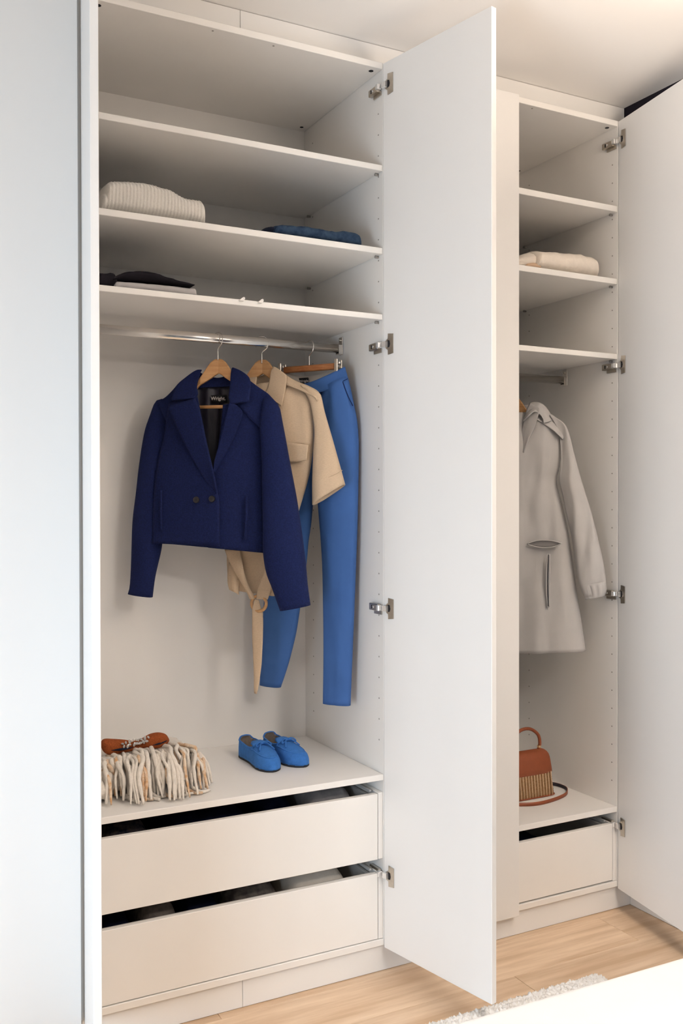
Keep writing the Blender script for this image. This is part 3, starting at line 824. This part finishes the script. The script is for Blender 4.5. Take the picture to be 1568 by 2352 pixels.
def roll(name, tops, Yf, Yb, z0, mat, parent, nx=60, na=36, rib=0.0, period=.0105, amp=.002, seed=0.0, e=3.2, endr=.02, zpx=None, sag=0.0, zadd=0.0):
    """one folded layer lying on a shelf: tops = traced points of its upper outline; rounded front fold"""
    pts = [px(x, y, Y=zpx if zpx is not None else Yf + .015) for x, y in tops]
    prof = spline([(p.x, p.z - z0 + zadd) for p in pts], nx)
    x0, x1 = prof[0][0], prof[-1][0]
    vs = []
    for x, h in prof:
        a = min(1.0, (x - x0) / endr + .0); b_ = min(1.0, (x1 - x) / endr + .0)
        sc = (max(0.0, 1 - (1 - min(a, b_)) ** 2)) ** .5
        sc = .12 + .88 * sc
        hh = h * (.35 + .65 * sc)
        yc, ry = (Yf + Yb) / 2, (Yb - Yf) / 2 * (.82 + .18 * sc)
        for k in range(na):
            t = 2 * math.pi * k / na
            ct, st = math.cos(t), math.sin(t)
            r_ = 1 + (rib / .05) * math.cos(2 * math.pi * x / period) if rib else 1
            yy = yc - ry * math.copysign(abs(ct) ** (2 / e), ct)
            zz = z0 + hh / 2 + (hh / 2) * math.copysign(abs(st) ** (2 / e), st)
            p = Vector((x, yy, zz))
            n_ = fbm((x * 22 + seed, yy * 22, zz * 30), 3) * amp
            if rib:
                w = rib * math.cos(2 * math.pi * x / period + 1.2 * fbm((x * 10, zz * 12, 3)))
                p.y -= w * ct; p.z += w * max(0, st)
            p.y -= n_ * ct; p.z += n_ * max(0, st)
            p.z = max(p.z, z0 + .0003)
            vs.append(p)
    fs = grid_faces(na, nx, True)
    fs.append(tuple(range(na - 1, -1, -1))); fs.append(tuple((nx - 1) * na + i for i in range(na)))
    return mesh(name, vs, fs, mat, parent)

Z2, Z3 = 2.2807, 2.0732
bk = thing('folded_jumper', (.78, .2, Z2), 'folded off-white ribbed jumper at the left end of the middle shelf', 'jumper')
roll('folded_body', [(243, 424), (250, 409), (270, 406), (300, 406.5), (340, 411), (385, 424), (425, 445), (450, 452), (466, 455), (472.5, 465)], .022, .36, Z2, M['knit'], bk, 210, 40, .0016, .0098, .003, 1, 3.4, .016)
roll('folded_sleeve', [(231, 470), (236, 452), (243, 436), (252, 425), (262, 425)], .03, .34, Z2, M['knit'], bk, 40, 30, .0012, .0098, .003, 2, 3.0, .012)

jn = thing('folded_jeans', (1.27, .15, Z2), 'folded blue jeans at the right end of the middle shelf', 'jeans')
roll('folded_leg', [(628, 522), (636, 514), (660, 513.5), (700, 516), (740, 522), (775, 527), (796, 526), (812, 529), (824, 535), (830, 543)], .022, .30, Z2, M['denim'], jn, 90, 36, 0, 1, .0045, 3, 3.4, .012)
roll('folded_waist', [(569, 528), (578, 525), (592, 527), (606, 523), (620, 517), (634, 514)], .045, .30, Z2, M['denim_dark'], jn, 40, 30, 0, 1, .004, 4, 3, .012)

gt_ = thing('folded_tshirt', (.80, .2, Z3), 'thin folded pale grey top under the black one on the lowest shelf', 'folded clothes')
roll('folded_body', [(260, 650), (266, 644), (300, 646), (350, 650), (400, 655), (440, 659), (448, 660), (450.5, 666)], .030, .30, Z3, M['grey_jersey'], gt_, 60, 28, 0, 1, .0025, 5, 3.6, .008)
bt_ = thing('folded_tshirt', (.78, .2, Z3), 'crumpled black folded top lying on the pale grey one', 'folded clothes')
gz = lambda xx: px(xx, 650, Y=.045).z
def drape(name, tops, bots, Yf, Yb, mat, parent, seed, nx=60, na=30, amp=.004):
    """soft layer with a traced upper and lower outline"""
    T = spline(tops, nx); B = spline(bots, nx)
    vs = []
    for j in range(nx):
        a, b_ = px(*T[j], Y=Yf + .015), px(*B[j], Y=Yf + .015)
        hh = max(.003, a.z - b_.z)
        v = j / (nx - 1); sc = .15 + .85 * math.sqrt(max(0, 1 - (2 * v - 1) ** 12))
        for k in range(na):
            t = 2 * math.pi * k / na
            ct, st = math.cos(t), math.sin(t)
            p = Vector(((a.x + b_.x) / 2, (Yf + Yb) / 2 - (Yb - Yf) / 2 * math.copysign(abs(ct) ** .7, ct), b_.z + hh / 2 + hh / 2 * sc * math.copysign(abs(st) ** .7, st)))
            w = amp * fbm((p.x * 20 + seed, p.y * 20, p.z * 20), 3)
            p.y -= w * ct; p.z += w * max(0, st)
            vs.append(p)
    fs = grid_faces(na, nx, True)
    fs.append(tuple(range(na - 1, -1, -1))); fs.append(tuple((nx - 1) * na + i for i in range(na)))
    return mesh(name, vs, fs, mat, parent)
drape('folded_body', [(258, 640), (275, 625), (300, 618), (330, 617.5), (360, 624), (395, 637), (425, 647), (443, 654)], [(258, 646), (275, 645), (300, 646.5), (330, 648.5), (360, 651.5), (395, 655), (425, 658.5), (444, 660)], .024, .28, M['black_jersey'], bt_, 1)
roll('folded_sleeve', [(222, 623), (232, 619.5), (250, 619), (262, 621), (270, 630)], .035, .28, Z3, M['black_jersey'], bt_, 30, 26, 0, 1, .005, 6, 3, .01)

cj = thing('folded_jumper', (2.3, .2, 2.2904), 'cream jumper folded on the shelf of the cabinet by the dark wall', 'jumper')
roll('folded_body', [(1231, 585), (1238, 571), (1255, 569.5), (1280, 571), (1300, 575), (1325, 573.5), (1345, 575), (1362, 582), (1371, 594), (1373, 606)], .030, .32, 2.2904, M['cream_knit'], cj, 70, 40, 0, 1, .006, 9, 2.6, .020)
roll('folded_sleeve', [(1180, 592), (1196, 585), (1212, 579), (1228, 572), (1246, 570)], .050, .30, 2.2904, M['cream_knit'], cj, 34, 30, 0, 1, .006, 8, 2.6, .012)
roll('folded_inside', [(1205, 604), (1215, 600), (1228, 599), (1240, 600)], .040, .28, 2.2904, M['tan_knit'], cj, 20, 24, 0, 1, .003, 3, 2.6, .01)

# small white pegs on the edge of the lowest shelf
M['white_plastic'] = material('white plastic', (0.80, 0.77, 0.73), 0.4, var=0.02)
for cx in (1.031, 1.0895):
    vs = []
    prof = [(-.0075, -.003), (-.004, .001), (.004, .0075), (.0085, .0078), (.0105, .0045), (.0085, .0), (.006, -.0035)]
    for yy in (-.0065, -.0005):
        for a, b_ in prof: vs.append((cx + a, yy, 2.0715 + b_))
    k = len(prof)
    o = mesh('shelf_peg', vs, [tuple(range(k)), tuple(range(2 * k - 1, k - 1, -1))] + [(i, (i + 1) % k, k + (i + 1) % k, k + i) for i in range(k)], M['white_plastic'], c1, False)

# ------------------------------------------------------------------ fringed scarf and headband
ZN = 0.6278
M['yarn'] = material('cream yarn', (0.80, 0.735, 0.655), 0.95, var=0.12, vscale=90, bump=0.6, bscale=260, sheen=0.2, spec=0.1)
M['yarn_tan'] = material('tan flecked yarn', (0.78, 0.66, 0.52), 0.95, color2=(0.60, 0.34, 0.17), vscale=60, bump=0.6, bscale=260, sheen=0.2, spec=0.1)
M['rust_knit'] = material('rust knit', (0.30, 0.075, 0.022), 0.9, var=0.3, vscale=300, bump=0.6, bscale=420, sheen=0.2, spec=0.1)
M['gem'] = material('clear crystal', (0.75, 0.73, 0.70), 0.12, metal=0.55, var=0.35, vscale=180)
sc = thing('scarf', (.78, .22, ZN), 'cream and tan wool scarf folded with its thick fringe over the front', 'scarf')
roll('folded_body', [(205, 1760), (218, 1748), (250, 1742), (300, 1733), (345, 1722), (390, 1717), (425, 1716), (445, 1722), (458, 1740)], .150, .42, ZN, M['yarn'], sc, 70, 36, 0, 1, .010, 11, 2.6, .03, .20)
for q_, (ya, yb, zt_) in enumerate(((.105, .30, 1788), (.115, .30, 1806))):
    roll('folded_end', [(200, zt_ + 14), (222, zt_ + 2), (236, zt_), (246, zt_ + 6), (252, zt_ + 18)], ya, yb, ZN, M['yarn'], sc, 30, 30, 0, 1, .006, 12 + q_, 2.2, .02, .12)
TOP = spline([(224, 1756), (245, 1745), (268, 1737), (300, 1730), (330, 1719), (350, 1716), (375, 1720), (400, 1713), (425, 1714), (445, 1721), (458, 1736)], 54)
BOT = spline([(238, 1836), (262, 1850), (285, 1848), (305, 1852), (335, 1846), (360, 1846), (395, 1842), (415, 1836), (440, 1830), (465, 1826), (490, 1817)], 54)
rs = random.Random(5)
for layer in (0, 1):
    for i in range(54):
        if layer and i % 2: continue
        a = px(TOP[i][0] + rs.uniform(-6, 6), TOP[i][1] + rs.uniform(-2, 14) + 6 * layer, Y=.178)
        e_ = px(BOT[i][0] + rs.uniform(-10, 6), BOT[i][1] + rs.uniform(-24, 3) - 12 * layer, Z=ZN + .008)
        e_.y = max(e_.y, .030)
        back = a + Vector((rs.uniform(-.02, .012), .045, -.004))
        w_ = rs.uniform(-.012, .012)
        m1 = a * .72 + e_ * .28 + Vector((w_, -.010, .026))
        m2 = a * .40 + e_ * .60 + Vector((-w_ * .6, -.006, .020))
        r0 = rs.uniform(.0042, .0078)
        ph = rs.uniform(0, 6)
        tan = rs.random() < .26
        tube_mesh('fringe_strand', [back, a, m1, m2, e_], (lambda t, r0=r0, ph=ph: r0 * (.94 + .12 * math.sin(t * 30 + ph) + .06 * math.sin(t * 61 + 2 * ph)) * (1 - .5 * max(0, t - .7) / .3)),
                  M['yarn_tan'] if tan else M['yarn'], sc, 8, 30)
for i in range(9):       # loose tails curling on the shelf
    x = 285 + i * 20 + rs.uniform(-8, 8)
    p0 = px(x, 1822 - i * 1.5, Z=ZN + .014); p1 = px(x + 20, 1836 - i * 2.2, Z=ZN + .007); p2 = px(x + 40, 1842 - i * 3.2 + rs.uniform(-4, 2), Z=ZN + .007)
    for p in (p0, p1, p2): p.y = max(p.y, .030)
    tube_mesh('fringe_strand', [p0, p1, p2], lambda t: .0065 * (1 - .4 * t), M['yarn_tan'] if i % 3 == 1 else M['yarn'], sc, 8, 14)

gh = GP(.80, .215, 0)
hb = thing('headband', (.80, .235, .745), 'rust knitted headband with a crystal cluster lying on the scarf', 'headband')
stube('band', gh, [(231, 1712), (234, 1702), (242, 1697), (262, 1697.5), (285, 1699), (308, 1702), (326, 1696), (345, 1686), (364, 1682.5), (380, 1686), (388, 1697)],
      [(231.5, 1715), (238, 1727), (250, 1733), (270, 1731), (292, 1727), (310, 1723), (328, 1718), (346, 1719), (364, 1717), (380, 1711), (388.5, 1702)],
      0.0, .9, M['rust_knit'], hb, 24, 50, 0, .003, 40, 30, 2, q=.8, cap=True)
for a_, b_ in (((256, 1723.5), (306, 1716.5)), ((348, 1712), (384, 1701))):
    pline('band_slit_shade', gh, [a_, ((a_[0] + b_[0]) / 2, (a_[1] + b_[1]) / 2 + .8), b_], .0195 if a_[0] < 300 else .0170, (lambda t: .0006 + .0032 * math.sin(math.pi * t)), M['denim_dark'], hb, 16, 8)  # dark bead on the surface, painted as the shade inside the band's slit
for i in range(17):
    t = i / 16
    c = gh.at(281 + 60 * t + rs.uniform(-2, 2), 1710.5 - 13 * t + (4.5 if i % 2 else -3.5) + rs.uniform(-1.5, 1.5), .020 + rs.uniform(0, .003))
    bm = bmesh.new()
    bmesh.ops.create_icosphere(bm, subdivisions=1, radius=rs.uniform(.0042, .0062), matrix=Matrix.Translation(c) @ Matrix.Rotation(rs.uniform(0, 3), 4, 'Y') @ Matrix.Diagonal((1.25, .7, .8, 1)))
    bm_obj('crystal', bm, M['gem'], hb, False)

# ------------------------------------------------------------------ blue moccasins
M['suede'] = material('blue suede', (0.050, 0.190, 0.56), 0.9, var=0.18, vscale=70, bump=0.4, bscale=420, sheen=0.3, spec=0.12)
M['shoe_lining'] = material('grey leather lining', (0.26, 0.21, 0.18), 0.7, var=0.25, vscale=40)
M['insole'] = material('dark brown insole', (0.055, 0.036, 0.026), 0.6, var=0.5, vscale=40)
M['rubber'] = material('dark rubber', (0.02, 0.022, 0.03), 0.8, var=0.2, vscale=60)
def interp(tab, t):
    for (a, b_), (c, d) in zip(tab, tab[1:]):
        if t <= c:
            w = (t - a) / (c - a); w = w * w * (3 - 2 * w) if False else w
            return b_ + (d - b_) * w
    return tab[-1][1]
WT = [(0, .010), (.02, .019), (.06, .027), (.15, .0315), (.3, .032), (.45, .034), (.6, .039), (.75, .0415), (.86, .037), (.94, .0265), (.98, .015), (1, .006)]
HT = [(0, .050), (.02, .062), (.06, .069), (.15, .068), (.28, .062), (.42, .058), (.52, .060), (.62, .055), (.75, .047), (.86, .040), (.94, .032), (.98, .024), (1, .016)]
def moccasin(X, Y, ang, label, mirror=1):
    t_ = thing('moccasin', (X, Y, ZN), label, 'shoe', 'pair of blue moccasins', math.radians(ang))
    LEN, NT, NA = .238, 46, 33
    def pt(t, a, k=1.0):
        w, h = interp(WT, t) * k, interp(HT, t) * k
        c, s_ = math.cos(a), math.sin(a)
        ey = .42 + .22 * min(1, max(0, (t - .35) / .4)); ez = .48 + .16 * min(1, max(0, (t - .35) / .4))
        y = w * math.copysign(abs(c) ** ey, c)
        # instep leans to the inside
        y += mirror * .006 * math.sin(math.pi * t)
        lean = (-.012 * s_ if t < .12 else 0) * (1 - t / .12)
        return Vector((LEN * t + lean * -0.4, y, .006 + h * abs(s_) ** ez))
    vs = [pt(j / (NT - 1), math.pi * i / (NA - 1)) for j in range(NT) for i in range(NA)]
    fs = []
    for j in range(NT - 1):
        t = (j + .5) / (NT - 1)
        for i in range(NA - 1):
            a = (i + .5) / (NA - 1)
            lim = .19 + .10 * max(0, (t - .30) / .22) ** 2 + .12 * max(0, (.07 - t) / .07)
            if .035 < t < .52 and lim + .0 < a < 1 - lim: continue
            q = j * NA + i
            fs.append((q, q + 1, q + NA + 1, q + NA))
    fs.append(tuple(range(NA - 1, -1, -1)))
    fs.append(tuple((NT - 1) * NA + i for i in range(NA)))
    up = mesh('upper', vs, fs, M['suede'], t_, True, True)
    up.data.materials.append(M['shoe_lining'])
    s_ = up.modifiers.new('thickness', 'SOLIDIFY'); s_.thickness = .0028; s_.offset = -1; s_.material_offset = 1; s_.material_offset_rim = 0
    # flip so the thickness grows inwards
    # sole and insole
    out = [(LEN * t, interp(WT, t) * 1.0 + mirror * .006 * math.sin(math.pi * t)) for t in [k / 30 for k in range(31)]] + \
          [(LEN * t, -interp(WT, t) * 1.0 + mirror * .006 * math.sin(math.pi * t)) for t in [k / 30 for k in range(30, -1, -1)]]
    k = len(out)
    mesh('sole', [(x, y, .0004) for x, y in out] + [(x, y, .0075) for x, y in out],
         [tuple(range(k)), tuple(range(2 * k - 1, k - 1, -1))] + [(i, (i + 1) % k, k + (i + 1) % k, k + i) for i in range(k)], M['rubber'], t_, False, True)
    ins = [(LEN * .5 + (x - LEN * .5) * .93, y * .88, .0115) for x, y in out]
    mesh('insole', ins, [tuple(range(k))], M['insole'], t_, False, True)
    # topline piping
    path = [pt(t, math.pi * (.19 + .10 * max(0, (t - .30) / .22) ** 2)) for t in (.51, .44, .36, .28, .2, .12, .07)]
    back = [pt(.048, math.pi * .26), pt(.038, math.pi * .37), pt(.036, math.pi * .5), pt(.038, math.pi * .63), pt(.048, math.pi * .74)]
    path2 = [pt(t, math.pi * (1 - .19 - .10 * max(0, (t - .30) / .22) ** 2)) for t in (.07, .12, .2, .28, .36, .44, .51)]
    tube_mesh('piping', path + back + path2, .0026, M['suede'], t_, 8, 60, local=True)
    # tongue, raised apron seam and bow
    tg = [pt(.50, math.pi * (.30 + .4 * i / 8), 1.0) + Vector((-.012 - .018 * math.sin(math.pi * i / 8), 0, .004)) for i in range(9)]
    tf = [pt(.56, math.pi * (.27 + .46 * i / 8), 1.0) + Vector((0, 0, .0025)) for i in range(9)]
    mid = [(a + b_) / 2 + Vector((0, 0, .002)) for a, b_ in zip(tg, tf)]
    modify(mesh('tongue', tg + mid + tf, grid_faces(9, 3), M['suede'], t_, True, True), .0022)
    seam = [pt(t, math.pi * a) for t, a in ((.50, .21), (.60, .24), (.70, .27), (.80, .31), (.87, .37), (.905, .44), (.912, .5), (.905, .56), (.87, .63), (.80, .69), (.70, .73), (.60, .76), (.50, .79))]
    tube_mesh('apron_seam', seam, .0021, M['suede'], t_, 7, 50, local=True)
    lace = [pt(.53, math.pi * a) + Vector((0, 0, .002)) for a in (.16, .24, .34, .44, .5, .56, .66, .76, .84)]
    tube_mesh('lace', lace, .0019, M['suede'], t_, 7, 30, local=True)
    k0 = pt(.57, math.pi * .5) + Vector((0, 0, .006))
    for sg in (-1, 1):
        lp = [k0, k0 + Vector((.004, sg * .012, .006)), k0 + Vector((.010, sg * .024, .001)), k0 + Vector((.014, sg * .026, -.006)), k0 + Vector((.011, sg * .014, -.001)), k0]
        tube_mesh('lace', lp, .0023, M['suede'], t_, 7, 24, local=True)
        tl_ = [k0, k0 + Vector((.010, sg * .010, .002)), k0 + Vector((.026, sg * .020, -.006)), k0 + Vector((.036, sg * .027, -.014))]
        tube_mesh('lace', tl_, .0022, M['suede'], t_, 7, 16, local=True)
    bm = bmesh.new(); bmesh.ops.create_uvsphere(bm, u_segments=8, v_segments=6, radius=.0042, matrix=Matrix.Translation(k0))
    bm_obj('lace_knot', bm, M['suede'], t_, True, True)
    return t_
moccasin(1.203, .418, -88, 'blue suede moccasin of the pair, the one nearer the scarf', 1)
moccasin(1.293, .422, -83, 'blue suede moccasin of the pair, the one nearer the open door', -1)

# ------------------------------------------------------------------ handbag
M['leather'] = material('rust leather', (0.27, 0.066, 0.022), 0.45, var=0.12, vscale=30, bump=0.12, bscale=260, spec=0.45)
M['leather_dark'] = material('dark leather inside', (0.03, 0.022, 0.03), 0.6, var=0.3, vscale=60)
M['wicker'] = material('wicker weave', (0.56, 0.33, 0.155), 0.7, color2=(0.42, 0.22, 0.09), vscale=90, stretch=(1, 1, 4), bump=0.8, bscale=330, wave='Z', spec=0.25)
M['wicker_pale'] = material('pale wicker stake', (0.68, 0.46, 0.29), 0.6, var=0.2, vscale=120, bump=0.4, bscale=300)
M['brass'] = material('brass', (0.85, 0.62, 0.35), 0.25, metal=1.0, var=0.1, vscale=40)
ZG = 0.3791
hbag = thing('handbag', (2.272, .255, ZG), 'rust leather and wicker handbag with a round handle beside the shut door', 'handbag')
BX0, BX1, BY0, BY1 = 2.158, 2.386, .209, .300
def bag_ring(z, inset, n=48, e=6.0):
    cx, cy, rx, ry = (BX0 + BX1) / 2, (BY0 + BY1) / 2, (BX1 - BX0) / 2 - inset, (BY1 - BY0) / 2 - inset * 1.1
    out = []
    for k in range(n):
        t = 2 * math.pi * (k + .5) / n
        c, s_ = math.cos(t), math.sin(t)
        out.append((cx + rx * math.copysign(abs(c) ** (2 / e), c), cy + ry * math.copysign(abs(s_) ** (2 / e), s_), z))
    return out
vs = []
rows = [(0.0008, .004), (.003, .0015)] + [(.004 + .0045 * i, .0012 + .008 * (i / 19) + .0011 * (i % 2)) for i in range(20)] + [(.092, .011)]
for z, ins in rows: vs += bag_ring(ZG + z, ins)
mesh('wicker_body', vs, grid_faces(48, len(rows), True) + [tuple(range(47, -1, -1))], M['wicker'], hbag)
for i in range(15):
    x = BX0 + .0205 + i * .01325
    tube_mesh('wicker_stake', [(x, BY0 + .001, ZG + .004), (x, BY0 + .0035, ZG + .03), (x, BY0 + .007, ZG + .06), (x, BY0 + .0105, ZG + .091)], .0021, M['wicker_pale'], hbag, 6)
tube_mesh('base_rim', [(a, b_, ZG + .0035) for a, b_, _ in bag_ring(0, .001)], .003, M['leather'], hbag, 7, closed=True)
vs = []
rows = [(.086, .0075), (.088, .0066), (.105, .0085), (.125, .011), (.142, .0135), (.154, .017), (.163, .023), (.169, .031), (.1715, .040)]
for z, ins in rows: vs += bag_ring(ZG + z, ins)
vs.append((2.272, (BY0 + BY1) / 2, ZG + .1722))
N_ = len(rows)
mesh('leather_flap', vs, grid_faces(48, N_, True) + [((N_ - 1) * 48 + k, (N_ - 1) * 48 + (k + 1) % 48, len(vs) - 1) for k in range(48)], M['leather'], hbag)
yc = (BY0 + BY1) / 2
tube_mesh('handle', [(2.212, yc, ZG + .168), (2.205, yc, ZG + .19), (2.212, yc, ZG + .222), (2.240, yc, ZG + .246), (2.272, yc, ZG + .253), (2.304, yc, ZG + .246), (2.333, yc, ZG + .222), (2.340, yc, ZG + .19), (2.333, yc, ZG + .168)], .0062, M['leather'], hbag, 12, 50)
for xx in (2.2085, 2.3365):
    bm = bmesh.new(); bmesh.ops.create_cone(bm, cap_ends=True, segments=14, radius1=.0074, radius2=.0074, depth=.008, matrix=Matrix.Translation((xx, yc, ZG + .180)))
    bm_obj('handle_ring', bm, M['brass'], hbag, False)
sp = spline([(2.386, .285, .078), (2.402, .318, .012), (2.440, .312, .009), (2.459, .272, .0075), (2.4485, .225, .0072), (2.400, .180, .0072), (2.320, .152, .0072), (2.245, .143, .0072), (2.190, .158, .0072), (2.150, .19, .010), (2.150, .24, .04), (2.157, .255, .09)], 80)
vs = []
for x, y, z in sp:
    vs += [(x, y, ZG + z - .0066), (x, y, ZG + z + .0066)]
so = mesh('shoulder_strap', vs, grid_faces(2, 80), M['leather'], hbag)
so.data.materials.append(M['leather_dark'])
s_ = so.modifiers.new('thickness', 'SOLIDIFY'); s_.thickness = .0024; s_.offset = 0; s_.material_offset = 1

# ------------------------------------------------------------------ things in the open drawers
M['navy_dark'] = material('navy cotton', (0.009, 0.012, 0.034), 0.9, var=0.4, vscale=25, bump=0.2, bscale=400, spec=0.1)
M['pattern'] = material('dark patterned scarf', (0.085, 0.066, 0.062), 0.9, color2=(0.010, 0.014, 0.028), vscale=45, bump=0.2, bscale=400, spec=0.1)
M['taupe'] = material('taupe cotton', (0.24, 0.205, 0.18), 0.9, color2=(0.10, 0.085, 0.08), vscale=28, bump=0.2, bscale=400, spec=0.1)
M['grey_soft'] = material('soft grey cotton', (0.36, 0.34, 0.345), 0.9, var=0.25, vscale=25, bump=0.2, bscale=400, spec=0.1)
def mound(name, x0, x1, y0, y1, z0, zt, mat, label, cat, seed, lump=.010, n=34, m_=26):
    vs = []
    for j in range(m_):
        for i in range(n):
            u, v = 2 * i / (n - 1) - 1, 2 * j / (m_ - 1) - 1
            f = (max(0, 1 - abs(u) ** 5) * max(0, 1 - abs(v) ** 5)) ** .6
            x, y = x0 + (x1 - x0) * (u + 1) / 2, y0 + (y1 - y0) * (v + 1) / 2
            h = (zt - z0) * f + lump * fbm((x * 14 + seed, y * 14, seed), 4) * f
            vs.append((x, y, z0 + max(.0008, min(h, zt - z0 + .006))))
    k = len(vs)
    vs += [(x, y, z0) for x, y, _ in vs]
    g = grid_faces(n, m_)
    fs = g + [tuple(reversed([q + k for q in f])) for f in g]
    rim = [i for i in range(n)] + [j * n + n - 1 for j in range(1, m_)] + [(m_ - 1) * n + i for i in range(n - 2, -1, -1)] + [j * n for j in range(m_ - 2, 0, -1)]
    for a, b_ in zip(rim, rim[1:] + rim[:1]): fs.append((b_, a, a + k, b_ + k))
    o = mesh(name, vs, fs, mat)
    return tag(o, label, cat)
U, Lw, R2 = .3890, .1388, .1419
mound('folded_scarf', .634, .80, .06, .36, U, .566, M['pattern'], 'dark patterned scarf at the left end of the upper drawer', 'scarf', 1)
mound('folded_shirt', .803, 1.13, .05, .45, U, .558, M['navy_dark'], 'navy folded clothing in the middle of the upper drawer', 'folded clothes', 2)
mound('folded_shirt', 1.133, 1.27, .08, .45, U, .563, M['navy_dark'], 'small dark bundle beside the grey cloth in the upper drawer', 'folded clothes', 3)
mound('folded_cloth', 1.273, 1.468, .05, .36, U, .572, M['grey_soft'], 'soft grey cloth at the right end of the upper drawer', 'folded clothes', 4)
mound('folded_shirt', .634, .745, .05, .45, Lw, .300, M['navy_dark'], 'dark folded clothing at the left end of the lower drawer', 'folded clothes', 5)
mound('folded_cloth', .748, .878, .05, .36, Lw, .318, M['taupe'], 'taupe cloth peak between dark clothes in the lower drawer', 'folded clothes', 6, .016)
mound('folded_shirt', .881, 1.015, .05, .45, Lw, .303, M['navy_dark'], 'dark folded clothing in the middle of the lower drawer', 'folded clothes', 7)
mound('folded_cloth', 1.018, 1.205, .05, .40, Lw, .317, M['taupe'], 'crumpled taupe cloth beside the cream one in the lower drawer', 'folded clothes', 8, .014)
mound('folded_towel', 1.208, 1.44, .042, .36, Lw, .327, M['cream_knit'], 'cream towel at the right end of the lower drawer', 'towel', 9, .005)
mound('folded_shirt', 1.60, 2.30, .05, .45, R2, .304, M['navy_dark'], 'dark folded clothing in the drawer below the handbag', 'folded clothes', 10)

# ------------------------------------------------------------------ rug and bed in the foreground
M['rug'] = material('white shag', (0.90, 0.885, 0.86), 0.95, var=0.04, vscale=60, spec=0.1)
_n, _l = M['rug'].node_tree.nodes, M['rug'].node_tree.links
_tr, _mx = _n.new('ShaderNodeBsdfTranslucent'), _n.new('ShaderNodeMixShader')
_tr.inputs['Color'].default_value = (0.92, 0.90, 0.88, 1); _mx.inputs['Fac'].default_value = 0.05
_l.new(_n['Principled BSDF'].outputs[0], _mx.inputs[1]); _l.new(_tr.outputs[0], _mx.inputs[2])
_l.new(_mx.outputs[0], _n['Material Output'].inputs['Surface'])
M['bedding'] = material('white cotton bedding', (0.86, 0.855, 0.85), 0.9, var=0.02, vscale=6, bump=0.15, bscale=300, spec=0.15)
rg = thing('shag_rug', (1.8, -.8, .0005), 'white shaggy rug lying on the oak floor before the open door', 'rug')
box('rug_base', 1.25, 2.05, -1.95, -.368, .0008, .012, M['rug'], rg, .003)
rr = random.Random(3)
NX, NY = 230, 120
vs = []
for j in range(NY):
    for i in range(NX):
        u, v = i / (NX - 1), (j / (NY - 1)) ** 1.3
        x, y = 1.245 + .812 * u, -.352 - .60 * v
        edge = min(1.0, u / .012, (1 - u) / .012, v / .03 + .02)
        h = .012 + .013 * abs(fbm((x * 95, y * 95, 0), 2)) + rr.uniform(0, .007)
        if j < 3: y += rr.uniform(-.012, .010) + .010 * fbm((x * 60, 3, 0), 2)
        vs.append((x + rr.uniform(-.0018, .0018), y + rr.uniform(-.0018, .0018), .004 + (.012 + h) * max(.02, edge) ** .5))
pile = mesh('pile', vs, grid_faces(NX, NY)[::1], M['rug'], rg, True); pile['kind'] = 'stuff'

bed = thing('bed', (1.6, -2.0, 0), 'white bed corner with smooth bedding in the foreground', 'bed')
def soft_box(name, x0, x1, y0, y1, z0, z1, r, mat, parent, amp=0.0):
    bm = bmesh.new(); bm_box(bm, x0, x1, y0, y1, z0, z1)
    bmesh.ops.bevel(bm, geom=bm.edges[:], offset=r, segments=5, affect='EDGES', profile=.5)
    return bm_obj(name, bm, mat, parent, True)
for xx in (.95, 2.25):
    for yy in (-1.36, -2.9): box('leg', xx - .03, xx + .03, yy - .03, yy + .03, .0305 if yy > -2 else .0005, .12, M['beech'], bed, .003)
soft_box('base', .88, 2.32, -3.05, -1.26, .12, .28, .02, M['bedding'], bed)
soft_box('mattress', .86, 2.34, -3.08, -1.23, .281, .46, .05, M['bedding'], bed)
soft_box('duvet', .80, 2.40, -3.10, -1.172, .40, .557, .030, M['bedding'], bed)
bed.rotation_euler = (0, 0, -.024); bed.location.y -= .014; bed.location.z = 0
